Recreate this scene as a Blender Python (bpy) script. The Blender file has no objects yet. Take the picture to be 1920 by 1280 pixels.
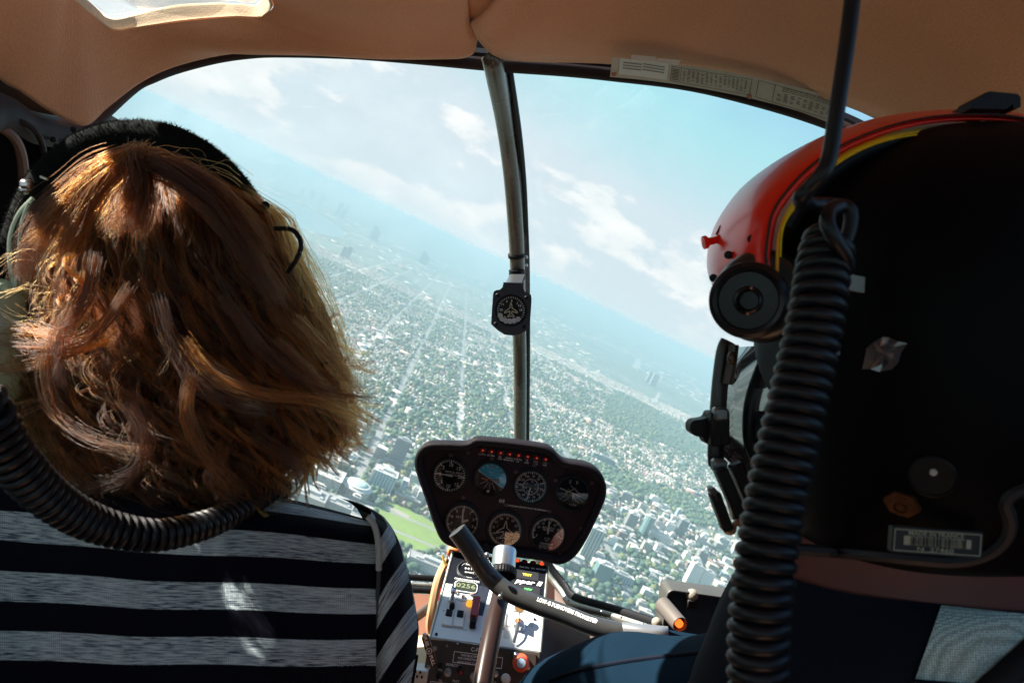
import bpy, math, random
import numpy as np
from mathutils import Vector, Matrix, noise
random.seed(7); rng = np.random.default_rng(7)
PI = math.pi
scene = bpy.context.scene
COL = bpy.context.scene.collection
# ---------------------------------------------------------------- the helicopter's attitude: banked left, nose a little down
BANK, NOSE, ALT, FPX = math.radians(25.3), math.radians(5.8), 480.0, 1280.0
f_ = Vector((0, math.cos(NOSE), -math.sin(NOSE))); r_ = Vector((1, 0, 0)); u_ = Vector((0, math.sin(NOSE), math.cos(NOSE)))
RX = math.cos(BANK) * r_ + math.sin(BANK) * u_; RZ = -math.sin(BANK) * r_ + math.cos(BANK) * u_
M = Matrix(((RX.x, f_.x, RZ.x, 0), (RX.y, f_.y, RZ.y, 0), (RX.z, f_.z, RZ.z, 0), (0, 0, 0, 1)))   # cabin frame -> world
def P(px, py, d):                       # cabin point seen at (px, py) at distance d ahead
    return Vector(((px - 960) / FPX * d, d, (640 - py) / FPX * d))
def G(px, py):                          # ground point seen at (px, py)
    w = M @ P(px, py, 1.0); t = -ALT / w.z
    return Vector((w.x * t, w.y * t, -ALT))
SUN_C = Vector((-.60, .02, .79)).normalized(); SUN_W = (M.to_3x3() @ SUN_C).normalized()

# ---------------------------------------------------------------- materials
MATS = {}
def srgb(r, g, b):
    c = lambda v: (v / 255 / 12.92) if v / 255 <= .04045 else ((v / 255 + .055) / 1.055) ** 2.4
    return (c(r), c(g), c(b))
class NT:
    def __init__(s, nt): s.nt = nt
    def n(s, t, **kw):
        nd = s.nt.nodes.new(t)
        for k, v in kw.items():
            if k.startswith('_'): setattr(nd, k[1:], v)
        return nd
    def l(s, a, b): s.nt.links.new(a, b)
def mat(name, col, rough=.6, metal=0., spec=.5, bump=0., bscale=200., var=0., vscale=8., coat=0., sheen=0., trans=0., alpha=1., emis=None, estr=0., stretch=None, coord='Object', aniso_col=None):
    if name in MATS: return MATS[name]
    m = bpy.data.materials.new(name); m.use_nodes = True; nt = m.node_tree; T = NT(nt)
    b = nt.nodes['Principled BSDF']; MATS[name] = m
    b.inputs['Base Color'].default_value = (*col, 1); b.inputs['Roughness'].default_value = rough
    b.inputs['Metallic'].default_value = metal; b.inputs['Specular IOR Level'].default_value = spec
    b.inputs['Coat Weight'].default_value = coat; b.inputs['Coat Roughness'].default_value = .05
    b.inputs['Sheen Weight'].default_value = sheen
    b.inputs['Transmission Weight'].default_value = trans; b.inputs['Alpha'].default_value = alpha
    if emis: b.inputs['Emission Color'].default_value = (*emis, 1); b.inputs['Emission Strength'].default_value = estr
    tc = T.n('ShaderNodeTexCoord'); vec = tc.outputs[coord]
    if stretch:
        mp = T.n('ShaderNodeMapping'); mp.inputs['Scale'].default_value = stretch; T.l(vec, mp.inputs['Vector']); vec = mp.outputs[0]
    if bump:
        nz = T.n('ShaderNodeTexNoise'); nz.inputs['Scale'].default_value = bscale; nz.inputs['Detail'].default_value = 3; T.l(vec, nz.inputs['Vector'])
        bp = T.n('ShaderNodeBump'); bp.inputs['Strength'].default_value = bump; bp.inputs['Distance'].default_value = .002; T.l(nz.outputs['Fac'], bp.inputs['Height']); T.l(bp.outputs[0], b.inputs['Normal'])
    if var:
        nz = T.n('ShaderNodeTexNoise'); nz.inputs['Scale'].default_value = vscale; nz.inputs['Detail'].default_value = 5; T.l(vec, nz.inputs['Vector'])
        mx = T.n('ShaderNodeMix', _data_type='RGBA'); mx.inputs[6].default_value = (*[c * (1 - var) for c in col], 1)
        mx.inputs[7].default_value = (*[min(1, c * (1 + var)) for c in col], 1); T.l(nz.outputs['Fac'], mx.inputs[0]); T.l(mx.outputs[2], b.inputs['Base Color'])
        mr = T.n('ShaderNodeMapRange'); mr.inputs[3].default_value = max(0, rough - .12); mr.inputs[4].default_value = min(1, rough + .12); T.l(nz.outputs['Fac'], mr.inputs[0]); T.l(mr.outputs[0], b.inputs['Roughness'])
    return m
def colmat(name, rough=.8, var=.25, vscale=.2):
    m = mat(name, (.5, .5, .5), rough); nt = m.node_tree; T = NT(nt); b = nt.nodes['Principled BSDF']
    a = T.n('ShaderNodeAttribute'); a.attribute_name = 'Col'
    tc = T.n('ShaderNodeTexCoord'); nz = T.n('ShaderNodeTexNoise'); nz.inputs['Scale'].default_value = vscale; T.l(tc.outputs['Object'], nz.inputs['Vector'])
    mr = T.n('ShaderNodeMapRange'); mr.inputs[3].default_value = 1 - var; mr.inputs[4].default_value = 1 + var; T.l(nz.outputs['Fac'], mr.inputs[0])
    mx = T.n('ShaderNodeMix', _data_type='RGBA', _blend_type='MULTIPLY'); mx.inputs[0].default_value = 1
    T.l(a.outputs['Color'], mx.inputs[6]); T.l(mr.outputs[0], mx.inputs[7]); T.l(mx.outputs[2], b.inputs['Base Color'])
    return m

# ---------------------------------------------------------------- objects
BASE = {}
def tag(o, label=None, cat=None, group=None, kind=None):
    if label: o['label'] = label
    if cat: o['category'] = cat
    if group: o['group'] = group
    if kind: o['kind'] = kind
    return o
def thing(name, label, cat, base=(0, 0, 0), rot=None, group=None):
    """Empty in the cabin at base; its parts are built in cabin coordinates (rot None) or in its own frame (rot given)."""
    o = bpy.data.objects.new(name, None); COL.objects.link(o); o.empty_display_size = .02
    b = Vector(base)
    loc = Matrix.Translation(b) @ (rot.to_4x4() if rot else Matrix.Identity(4))
    o.matrix_world = M @ loc
    BASE[o] = Vector((0, 0, 0)) if rot else b
    return tag(o, label, cat, group)
class MB:
    def __init__(s): s.v = []; s.f = []; s.m = []; s.uv = None
    def add(s, vs, fs, mi=0):
        k = len(s.v); s.v += [tuple(v) for v in vs]; s.f += [tuple(i + k for i in f) for f in fs]; s.m += [mi] * len(fs); return s
    def xf(s, mt, k=0):
        s.v[k:] = [tuple(mt @ Vector(v)) for v in s.v[k:]]; return s
    def box(s, c, size, rot=None, mi=0, bev=0.):
        x, y, z = [q / 2 for q in size]; b = min(bev, x * .99, y * .99, z * .99)
        if b > 0:
            vs = []; 
            for sx in (-1, 1):
                for sy in (-1, 1):
                    for sz in (-1, 1):
                        vs += [(sx * x, sy * (y - b), sz * (z - b)), (sx * (x - b), sy * y, sz * (z - b)), (sx * (x - b), sy * (y - b), sz * z)]
            import bmesh
            bm = bmesh.new()
            for v in vs: bm.verts.new(v)
            bmesh.ops.convex_hull(bm, input=bm.verts); bmesh.ops.dissolve_limit(bm, angle_limit=.01, verts=bm.verts, edges=bm.edges)
            bm.verts.ensure_lookup_table(); bm.verts.index_update()
            vs = [v.co.copy() for v in bm.verts]; fs = [[v.index for v in f.verts] for f in bm.faces]; bm.free()
        else:
            vs = [Vector((a, b_, c_)) for a in (-x, x) for b_ in (-y, y) for c_ in (-z, z)]
            fs = [(0, 1, 3, 2), (4, 6, 7, 5), (0, 4, 5, 1), (2, 3, 7, 6), (0, 2, 6, 4), (1, 5, 7, 3)]
        R_ = rot.to_3x3() if rot else Matrix.Identity(3)
        return s.add([Vector(c) + R_ @ v for v in vs], fs, mi)
    def grid(s, rows, mi=0, closeu=False, closev=False):
        n = len(rows); m = len(rows[0]); fs = []
        for i in range(n if closev else n - 1):
            for j in range(m if closeu else m - 1):
                a = i * m + j; b = i * m + (j + 1) % m; c = ((i + 1) % n) * m + (j + 1) % m; d = ((i + 1) % n) * m + j
                fs.append((a, b, c, d))
        return s.add([p for r in rows for p in r], fs, mi)
    def tube(s, pts, r, n=12, mi=0, cap=True, up=None, flat=1.0):
        pts = [Vector(p) for p in pts]; rr = r if hasattr(r, '__len__') else [r] * len(pts); rows = []
        t = (pts[1] - pts[0]).normalized(); nrm = Vector(up) if up else t.orthogonal(); nrm = (nrm - nrm.dot(t) * t).normalized()
        for i, p in enumerate(pts):
            t = (pts[min(i + 1, len(pts) - 1)] - pts[max(i - 1, 0)]).normalized()
            nrm = (nrm - nrm.dot(t) * t).normalized(); bn = t.cross(nrm)
            rows.append([p + rr[i] * (math.cos(a) * nrm + flat * math.sin(a) * bn) for a in [2 * PI * k / n for k in range(n)]])
        k = len(s.v); s.grid(rows, mi, closeu=True)
        if cap:
            s.f.append(tuple(k + i for i in range(n))[::-1]); s.f.append(tuple(k + (len(rows) - 1) * n + i for i in range(n))); s.m += [mi, mi]
        return s
    def lathe(s, prof, c=(0, 0, 0), axis='Y', n=32, mi=0, rot=None, mis=None):
        """prof: list of (radius, height along axis)"""
        rows = []
        for (r, h) in prof:
            row = []
            for k in range(n):
                a = 2 * PI * k / n; x, z = r * math.cos(a), r * math.sin(a)
                v = Vector((x, h, z)) if axis == 'Y' else (Vector((x, z, h)) if axis == 'Z' else Vector((h, x, z)))
                if rot: v = rot @ v
                row.append(Vector(c) + v)
            rows.append(row)
        k = len(s.v); kf = len(s.f); s.grid(rows, mi, closeu=True)
        if mis:
            for i in range(len(prof) - 1):
                for j in range(n): s.m[kf + i * n + j] = mis[i]
        if prof[0][0] > 1e-6: s.f.append(tuple(k + i for i in range(n))[::-1]); s.m.append(mi if not mis else mis[0])
        if prof[-1][0] > 1e-6: s.f.append(tuple(k + (len(rows) - 1) * n + i for i in range(n))); s.m.append(mi if not mis else mis[-1])
        return s
    def prism(s, outline, y0, y1, mi=0, mi_side=None):
        """outline in (x, z), extruded along y"""
        n = len(outline); vs = [(x, y0, z) for x, z in outline] + [(x, y1, z) for x, z in outline]
        k = len(s.v); s.add(vs, [tuple(range(n)), tuple(range(2 * n - 1, n - 1, -1))], mi)
        s.f += [tuple(k + q for q in (i, i + n, (i + 1) % n + n, (i + 1) % n)) for i in range(n)]; s.m += [mi if mi_side is None else mi_side] * n
        return s
    def ell(s, c, r, rot=None, nu=24, nv=16, mi=0, fn=None):
        rows = []; R_ = rot if rot else Matrix.Identity(3)
        for i in range(nv + 1):
            ph = PI * i / nv - PI / 2; row = []
            for j in range(nu):
                th = 2 * PI * j / nu; q = Vector((math.cos(ph) * math.cos(th), math.cos(ph) * math.sin(th), math.sin(ph)))
                if fn: q = fn(q)
                row.append(Vector(c) + R_ @ Vector((q.x * r[0], q.y * r[1], q.z * r[2])))
            rows.append(row)
        return s.grid(rows, mi, closeu=True)
    def text(s, body, loc, size, rot2d=0., mi=0, flip=False, off=0., align='CENTER', sx=1., shear=0.):
        """flat lettering in the x-z plane at loc, readable from -y"""
        cu = bpy.data.curves.new('lettering', 'FONT'); cu.body = body; cu.size = size; cu.align_x = align; cu.align_y = 'CENTER'; cu.offset = off + size * .012; cu.shear = shear; cu.resolution_u = 2
        cu.fill_mode = 'FRONT'
        o = bpy.data.objects.new('lettering', cu); COL.objects.link(o); dg = bpy.context.evaluated_depsgraph_get(); me = o.evaluated_get(dg).to_mesh()
        c, sn = math.cos(rot2d), math.sin(rot2d)
        vs = [(loc[0] + (v.co.x * sx * c - v.co.y * sn), loc[1], loc[2] + (v.co.x * sx * sn + v.co.y * c)) for v in me.vertices]
        fs = [tuple(p.vertices) for p in me.polygons]; s.add(vs, fs, mi)
        o.evaluated_get(dg).to_mesh_clear(); bpy.data.objects.remove(o); bpy.data.curves.remove(cu); return s
    def build(s, name, mats, parent=None, smooth=True, angle=40, world=False, sub=0, subs_uv=None):
        me = bpy.data.meshes.new(name); b = BASE.get(parent) if parent is not None else None
        if parent is not None and b is None: b = Vector((0, 0, 0))
        vs = s.v if b is None else [(v[0] - b.x, v[1] - b.y, v[2] - b.z) for v in s.v]
        me.from_pydata(vs, [], s.f); me.validate()
        if not isinstance(mats, (list, tuple)): mats = [mats]
        for q in mats: me.materials.append(q)
        if len(me.polygons) == len(s.m): me.polygons.foreach_set('material_index', s.m)
        if s.uv is not None and len(me.loops):
            uvl = me.uv_layers.new(name='UVMap'); vi = np.zeros(len(me.loops), np.int32); me.loops.foreach_get('vertex_index', vi)
            uvl.data.foreach_set('uv', np.array(s.uv, np.float32)[vi].ravel())
        if smooth:
            me.polygons.foreach_set('use_smooth', [True] * len(me.polygons))
            if angle < 180: me.set_sharp_from_angle(angle=math.radians(angle))
        me.update(); o = bpy.data.objects.new(name, me); COL.objects.link(o)
        if parent is not None:
            o.parent = parent; BASE[o] = b
        elif not world: o.matrix_world = M.copy()
        if sub: md = o.modifiers.new('Subdivision', 'SUBSURF'); md.levels = md.render_levels = sub
        return o
def crs(pts, n=8, closed=False):
    """Catmull-Rom through points (any dimension)"""
    a = np.array([list(p) for p in pts], float); N = len(a); out = []
    seg = range(N if closed else N - 1)
    for i in seg:
        if closed: p0, p1, p2, p3 = a[(i - 1) % N], a[i], a[(i + 1) % N], a[(i + 2) % N]
        else: p0, p1, p2, p3 = a[max(i - 1, 0)], a[i], a[i + 1], a[min(i + 2, N - 1)]
        for k in range(n):
            t = k / n; out.append(.5 * (2 * p1 + (p2 - p0) * t + (2 * p0 - 5 * p1 + 4 * p2 - p3) * t * t + (3 * p1 - p0 - 3 * p2 + p3) * t ** 3))
    if not closed: out.append(a[-1])
    return out
def resample(pts, n):
    a = np.array([list(p) for p in pts], float); d = np.r_[0, np.cumsum(np.linalg.norm(np.diff(a, axis=0), axis=1))]
    t = np.linspace(0, d[-1], n); return [np.array([np.interp(q, d, a[:, k]) for k in range(a.shape[1])]) for q in t]
def V3(a): return [Vector(q) for q in a]
EXPOSURE = 2.3
HAZE_D = .00020
HAZE_COL = (.32, .485, .56, 1)
CLOUD_SEED = 3.7
HORIZON_COL = (1.50, 1.82, 1.92, 1)
SKY_TINT = (.55, .64, .70, 1)
CLOUD_COL = (2.10, 2.12, 2.10, 1)
FABRIC = (.62, .27, .13)
HAIR_MEL = .70
HAIR_RED = 1.
HAIR_A = (.0045, .0011, .0004)
HAIR_B = (.36, .090, .0105)
# ================================================================ SKY, AIR, SUN, CAMERA
world = bpy.data.worlds.new("World"); scene.world = world; world.use_nodes = True
wt = NT(world.node_tree); bg = world.node_tree.nodes['Background']
sky = wt.n('ShaderNodeTexSky', _sky_type='NISHITA', _sun_disc=False, _sun_elevation=math.asin(SUN_W.z), _sun_rotation=math.atan2(SUN_W.x, SUN_W.y), _air_density=1.0, _dust_density=.6, _ozone_density=1.6)
tc = wt.n('ShaderNodeTexCoord'); sep = wt.n('ShaderNodeSeparateXYZ'); wt.l(tc.outputs['Generated'], sep.inputs[0])
def mth(T, op, a, b=None, c=None, clamp=False):
    nd = T.n('ShaderNodeMath', _operation=op, _use_clamp=clamp)
    for i, q in enumerate((a, b, c)):
        if q is None: continue
        if isinstance(q, (int, float)): nd.inputs[i].default_value = q
        else: T.l(q, nd.inputs[i])
    return nd.outputs[0]
# clouds: azimuth/elevation coordinates, flattened towards the horizon
az = mth(wt, 'ARCTAN2', sep.outputs['X'], sep.outputs['Y']); el = mth(wt, 'ARCSINE', sep.outputs['Z'])
cmb = wt.n('ShaderNodeCombineXYZ'); wt.l(mth(wt, 'MULTIPLY', az, 4.2), cmb.inputs[0]); wt.l(mth(wt, 'MULTIPLY', el, 8.5), cmb.inputs[1]); cmb.inputs[2].default_value = CLOUD_SEED if 'CLOUD_SEED' in globals() else 3.7
n1 = wt.n('ShaderNodeTexNoise'); n1.inputs['Scale'].default_value = 1.25; n1.inputs['Detail'].default_value = 10; n1.inputs['Roughness'].default_value = .60; n1.inputs['Distortion'].default_value = .1; wt.l(cmb.outputs[0], n1.inputs['Vector'])
# thinner towards the zenith, fuller near the horizon
thr = mth(wt, 'MULTIPLY_ADD', el, .85, .428)
cl = wt.n('ShaderNodeMapRange', _interpolation_type='SMOOTHSTEP'); cl.inputs[1].default_value = 0; cl.inputs[2].default_value = .085; wt.l(mth(wt, 'SUBTRACT', n1.outputs['Fac'], thr), cl.inputs[0])
up = wt.n('ShaderNodeMapRange'); up.inputs[1].default_value = .0; up.inputs[2].default_value = .05; wt.l(el, up.inputs[0])
cov = mth(wt, 'MULTIPLY', mth(wt, 'MULTIPLY', cl.outputs[0], up.outputs[0]), .92)
hzn = mth(wt, 'MULTIPLY', mth(wt, 'EXPONENT', mth(wt, 'MULTIPLY', mth(wt, 'MAXIMUM', el, 0.), -12.)), .62)
hmx = wt.n('ShaderNodeMix', _data_type='RGBA'); wt.l(hzn, hmx.inputs[0]); hmx.inputs[7].default_value = HORIZON_COL
tint = wt.n('ShaderNodeMix', _data_type='RGBA', _blend_type='MULTIPLY'); tint.inputs[0].default_value = 1; cap = wt.n('ShaderNodeVectorMath', _operation='MINIMUM'); wt.l(sky.outputs[0], cap.inputs[0]); cap.inputs[1].default_value = (2.6, 2.6, 2.6); wt.l(cap.outputs[0], tint.inputs[6]); tint.inputs[7].default_value = SKY_TINT; wt.l(tint.outputs[2], hmx.inputs[6])
mx = wt.n('ShaderNodeMix', _data_type='RGBA'); wt.l(cov, mx.inputs[0]); wt.l(hmx.outputs[2], mx.inputs[6])
n2 = wt.n('ShaderNodeTexNoise'); n2.inputs['Scale'].default_value = 3.4; n2.inputs['Detail'].default_value = 6; wt.l(cmb.outputs[0], n2.inputs['Vector']); cr = wt.n('ShaderNodeMapRange'); cr.inputs[1].default_value = .35; cr.inputs[2].default_value = .62; wt.l(n2.outputs['Fac'], cr.inputs[0])
ccm = wt.n('ShaderNodeMix', _data_type='RGBA'); wt.l(cr.outputs[0], ccm.inputs[0]); ccm.inputs[6].default_value = tuple(c * k for c, k in zip(CLOUD_COL, (.84, .90, .93, 1))); ccm.inputs[7].default_value = CLOUD_COL; wt.l(ccm.outputs[2], mx.inputs[7])
wt.l(mx.outputs[2], bg.inputs['Color']); bg.inputs['Strength'].default_value = .10

sl = bpy.data.lights.new('sun', 'SUN'); sl.energy = 4.0; sl.angle = math.radians(.53); sl.color = (1, .93, .82)
so = bpy.data.objects.new('sun', sl); COL.objects.link(so); so.rotation_euler = SUN_W.to_track_quat('Z', 'Y').to_euler()
cam = bpy.data.cameras.new('camera'); cam.sensor_width = 36; cam.lens = 24; cam.clip_start = .02; cam.dof.use_dof = True; cam.dof.focus_distance = 1.05; cam.dof.aperture_fstop = 11.; cam.clip_end = 200000
co = bpy.data.objects.new('camera', cam); COL.objects.link(co); co.matrix_world = M @ Matrix.Rotation(PI / 2, 4, 'X'); scene.camera = co
vs_ = scene.view_settings; vs_.view_transform = 'Standard'; vs_.look = 'None'; vs_.gamma = 1; vs_.exposure = EXPOSURE
scene.render.resolution_x, scene.render.resolution_y = 1024, 682
cy = scene.cycles; cy.use_denoising = True; cy.max_bounces = 8; cy.transparent_max_bounces = 12; cy.volume_bounces = 0; cy.sample_clamp_indirect = 6

# the hazy air
hm = bpy.data.materials.new('haze_air'); hm.use_nodes = True; ht = hm.node_tree; ht.nodes.clear()
ho = ht.nodes.new('ShaderNodeOutputMaterial'); pv = ht.nodes.new('ShaderNodeVolumePrincipled')
pv.inputs['Color'].default_value = HAZE_COL; pv.inputs['Density'].default_value = HAZE_D; pv.inputs['Anisotropy'].default_value = .0
ht.links.new(pv.outputs[0], ho.inputs['Volume'])
hz = MB().box((0, 20000, (-ALT - 1.5 + 6) / 2), (88000, 100000, ALT + 7.5)).build('haze', hm, world=True, smooth=False); tag(hz, kind='stuff')

# ================================================================ THE CITY
GZ = -ALT
CU, SU = .9934, .1147                      # street grid turned 6.6 degrees
def UV(u, v, z=0.): return Vector((CU * u - SU * v, SU * u + CU * v, GZ + z))
def toUV(p): return (CU * p.x + SU * p.y, -SU * p.x + CU * p.y)
Mi = M.inverted()
def proj(p):
    c = Mi @ p; return (960 + c.x / c.y * FPX, 640 - c.z / c.y * FPX) if c.y > 1 else (1e9, 1e9)
def gmat():
    m = mat('city_ground', (.1, .12, .08), .9); nt = m.node_tree; T = NT(nt); b = nt.nodes['Principled BSDF']
    tc = T.n('ShaderNodeTexCoord'); mp = T.n('ShaderNodeMapping'); mp.inputs['Rotation'].default_value = (0, 0, -math.radians(6.6)); T.l(tc.outputs['Object'], mp.inputs['Vector'])
    big = T.n('ShaderNodeTexNoise'); big.inputs['Scale'].default_value = .0011; big.inputs['Detail'].default_value = 6; T.l(mp.outputs[0], big.inputs['Vector'])
    st = T.n('ShaderNodeMapping'); st.inputs['Scale'].default_value = (.018, .03, 1); T.l(mp.outputs[0], st.inputs['Vector'])
    vo = T.n('ShaderNodeTexVoronoi'); vo.inputs['Scale'].default_value = 1.; vo.inputs['Randomness'].default_value = .9; T.l(st.outputs[0], vo.inputs['Vector'])
    fine = T.n('ShaderNodeTexNoise'); fine.inputs['Scale'].default_value = .03; fine.inputs['Detail'].default_value = 8; fine.inputs['Roughness'].default_value = .75; T.l(mp.outputs[0], fine.inputs['Vector'])
    r1 = T.n('ShaderNodeValToRGB'); r1.color_ramp.elements[0].position = .42; r1.color_ramp.elements[0].color = (.030, .065, .034, 1); r1.color_ramp.elements[1].position = .62; r1.color_ramp.elements[1].color = (.22, .25, .20, 1); T.l(fine.outputs['Fac'], r1.inputs[0])
    r2 = T.n('ShaderNodeValToRGB'); r2.color_ramp.elements[0].position = .38; r2.color_ramp.elements[0].color = (.02, .05, .035, 1); r2.color_ramp.elements[1].position = .60; r2.color_ramp.elements[1].color = (.19, .22, .17, 1); T.l(big.outputs['Fac'], r2.inputs[0])
    sp = T.n('ShaderNodeSeparateColor'); T.l(vo.outputs['Color'], sp.inputs[0])
    roof = T.n('ShaderNodeMath', _operation='GREATER_THAN'); roof.inputs[1].default_value = .86; T.l(sp.outputs[0], roof.inputs[0])
    near = T.n('ShaderNodeMath', _operation='LESS_THAN'); near.inputs[1].default_value = .34; T.l(vo.outputs['Distance'], near.inputs[0])
    rf = T.n('ShaderNodeMath', _operation='MULTIPLY'); T.l(roof.outputs[0], rf.inputs[0]); T.l(near.outputs[0], rf.inputs[1])
    m1 = T.n('ShaderNodeMix', _data_type='RGBA'); m1.inputs[0].default_value = .45; T.l(r1.outputs[0], m1.inputs[6]); T.l(r2.outputs[0], m1.inputs[7])
    # far off only: rooftops as speckle; near ones are built
    sx = T.n('ShaderNodeSeparateXYZ'); T.l(mp.outputs[0], sx.inputs[0]); fa = T.n('ShaderNodeMath', _operation='GREATER_THAN'); fa.inputs[1].default_value = 3600; T.l(sx.outputs[1], fa.inputs[0])
    rf2 = T.n('ShaderNodeMath', _operation='MULTIPLY'); T.l(rf.outputs[0], rf2.inputs[0]); T.l(fa.outputs[0], rf2.inputs[1])
    m2 = T.n('ShaderNodeMix', _data_type='RGBA'); m2.inputs[7].default_value = (.6, .6, .55, 1); T.l(rf2.outputs[0], m2.inputs[0]); T.l(m1.outputs[2], m2.inputs[6]); T.l(m2.outputs[2], b.inputs['Base Color'])
    return m
gm = MB(); NG = 24
gm.grid([[(-42000 + 84000 * i / NG, -28000 + 96000 * j / NG, GZ) for i in range(NG + 1)] for j in range(NG + 1)])
tag(gm.build('ground', gmat(), world=True), kind='structure')
def sheet(name, poly, z, m, kind='structure', label=None, cat=None, n=6, closed=True, smoothpoly=True):
    pts = crs(poly, n, True) if smoothpoly else poly
    mb = MB().add([(p[0], p[1], GZ + z) for p in pts], [tuple(range(len(pts)))]); o = mb.build(name, m, world=True, smooth=False); return tag(o, label, cat, kind=kind)
def gp(*pp): return [tuple(G(*p))[:2] for p in pp]
water = mat('lake_water', (.16, .24, .26), .3, spec=.6)
sheet('lake', gp((120, 268), (200, 222), (262, 186), (330, 222), (420, 272), (500, 322), (520, 338), (440, 330), (300, 262)), 1.0, water)
sheet('harbour_water', gp((380, 318), (440, 332), (500, 360), (545, 378), (600, 402), (648, 436), (632, 444), (590, 436), (540, 418), (490, 404), (400, 370)), 1.0, water)
lawn = mat('mown_grass', (.17, .25, .055), .9, var=.35, vscale=.03)
FIELD = [(693, 972), (704, 950), (730, 940), (760, 950), (800, 972), (832, 995), (832, 1028), (795, 1034), (745, 1020), (700, 995)]
sheet('sports_field', gp(*FIELD), .05, lawn)
sheet('running_path', gp((718, 948), (722, 943), (768, 966), (765, 972)), .09, mat('worn_turf', (.30, .28, .22), .9, var=.2, vscale=.05), smoothpoly=False)
conc = mat('concrete_paving', (.42, .41, .38), .85, var=.15, vscale=.02)
sheet('plaza', gp((560, 990), (620, 930), (650, 960), (690, 945), (712, 958), (690, 975), (680, 1010)), .03, conc, smoothpoly=False)
# --- avenues and streets
AV = [-620, -430, -183, -10, 184, 373, 560, 790, 1010, 1240, 1480, 1740]
road = mat('road_asphalt', (.24, .24, .23), .9, var=.2, vscale=.02); pale = mat('pale_concrete_road', (.40, .39, .36), .9, var=.15, vscale=.02)
def strip(mb, a, b, w, z=.06):
    a, b = Vector(a), Vector(b); d = (b - a).normalized(); n = Vector((-d.y, d.x, 0)) * w / 2
    mb.add([a - n, a + n, b + n, b - n], [(0, 1, 2, 3)])
av = MB()
for u in AV: strip(av, UV(u, 700, .10), UV(u, 9000, .10), 16)
tag(av.build('avenue', road, world=True, smooth=False), kind='structure')
bl = MB()
for (a, b) in [((668, 667), (716, 619)), ((765, 625), (795, 585)), ((797, 582), (812, 566)), ((932, 680), (956, 772)), ((864, 738), (862, 808)), ((1005, 648), (1062, 735)), ((1062, 735), (1088, 785)), ((1088, 785), (1128, 842)), ((868, 605), (940, 640)), ((880, 680), (925, 715)), ((1193, 690), (1198, 672)), ((1200, 680), (1340, 760)), ((1188, 634), (1340, 712)), ((640, 520), (700, 548)), ((1228, 752), (1236, 736)), ((700, 740), (760, 775))]:
    strip(bl, G(*a) + Vector((0, 0, .2)), G(*b) + Vector((0, 0, .2)), 26 if G(*a).y < 6000 else 90)
tag(bl.build('boulevard', pale, world=True, smooth=False), kind='structure')
ss = MB(); v = 760
SV = []
while v < 5200:
    SV.append(v); strip(ss, UV(-900 - v * .4, v, .07), UV(1100 + v * .8, v, .07), 8); v += 66
tag(ss.build('street', road, world=True, smooth=False), kind='structure')

# --- landmark buildings, each at its own spot
KEEP = []      # footprints (u, v, half u, half v) to keep clear
def wallmat(name, wall, glass, fu=3.2, fz=3.4, ratio=.55, vert=False, rough=.6):
    if name in MATS: return MATS[name]
    m = mat(name, wall, rough); nt = m.node_tree; T = NT(nt); b = nt.nodes['Principled BSDF']
    tc = T.n('ShaderNodeTexCoord'); sx = T.n('ShaderNodeSeparateXYZ'); T.l(tc.outputs['Object'], sx.inputs[0])
    h = mth(T, 'ADD', sx.outputs[0], sx.outputs[1])
    a = mth(T, 'LESS_THAN', mth(T, 'FRACT', mth(T, 'DIVIDE', h, fu)), ratio); c = mth(T, 'LESS_THAN', mth(T, 'FRACT', mth(T, 'DIVIDE', sx.outputs[2], fz)), .6 if not vert else 2.)
    f = mth(T, 'MULTIPLY', a, c); mx = T.n('ShaderNodeMix', _data_type='RGBA'); T.l(f, mx.inputs[0]); mx.inputs[6].default_value = (*wall, 1); mx.inputs[7].default_value = (*glass, 1); T.l(mx.outputs[2], b.inputs['Base Color'])
    mr = T.n('ShaderNodeMapRange'); mr.inputs[3].default_value = rough; mr.inputs[4].default_value = .15; T.l(f, mr.inputs[0]); T.l(mr.outputs[0], b.inputs['Roughness'])
    return m
W = {'grey': wallmat('grey_concrete_wall', (.24, .24, .23), (.05, .07, .08)), 'pale': wallmat('pale_concrete_wall', (.55, .54, .50), (.10, .14, .15)),
     'white': wallmat('white_panel_wall', (.72, .72, .68), (.30, .36, .36), 4.2, 3.2, .35), 'glass': wallmat('green_glass_wall', (.20, .30, .30), (.03, .10, .11), 3, 3.6, .8, rough=.3),
     'blue': wallmat('blue_glass_wall', (.34, .44, .48), (.05, .14, .19), 6, 3.8, .6), 'brown': wallmat('brown_brick_wall', (.22, .15, .12), (.05, .06, .07)),
     'dark': wallmat('dark_slab_wall', (.13, .15, .16), (.05, .07, .08), 2.6, 3.4, .5), 'ribbed': wallmat('ribbed_tower_wall', (.38, .40, .38), (.10, .15, .15), 7, 3.4, .45, vert=True),
     'beige': wallmat('beige_stone_wall', (.45, .40, .33), (.10, .12, .12))}
roofw = mat('white_gravel_roof', (.56, .56, .53), .9, var=.12, vscale=.2); roofg = mat('grey_membrane_roof', (.30, .30, .29), .9, var=.15, vscale=.2); roofc = mat('copper_green_roof', (.42, .58, .50), .7)
plantm = mat('rooftop_plant_metal', (.40, .41, .40), .6, var=.2, vscale=.4)
def empty_w(name, loc, label, cat, group=None, rz=math.radians(6.6)):
    o = bpy.data.objects.new(name, None); COL.objects.link(o); o.location = loc; o.rotation_euler = (0, 0, rz); BASE[o] = Vector((0, 0, 0)); return tag(o, label, cat, group)
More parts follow.
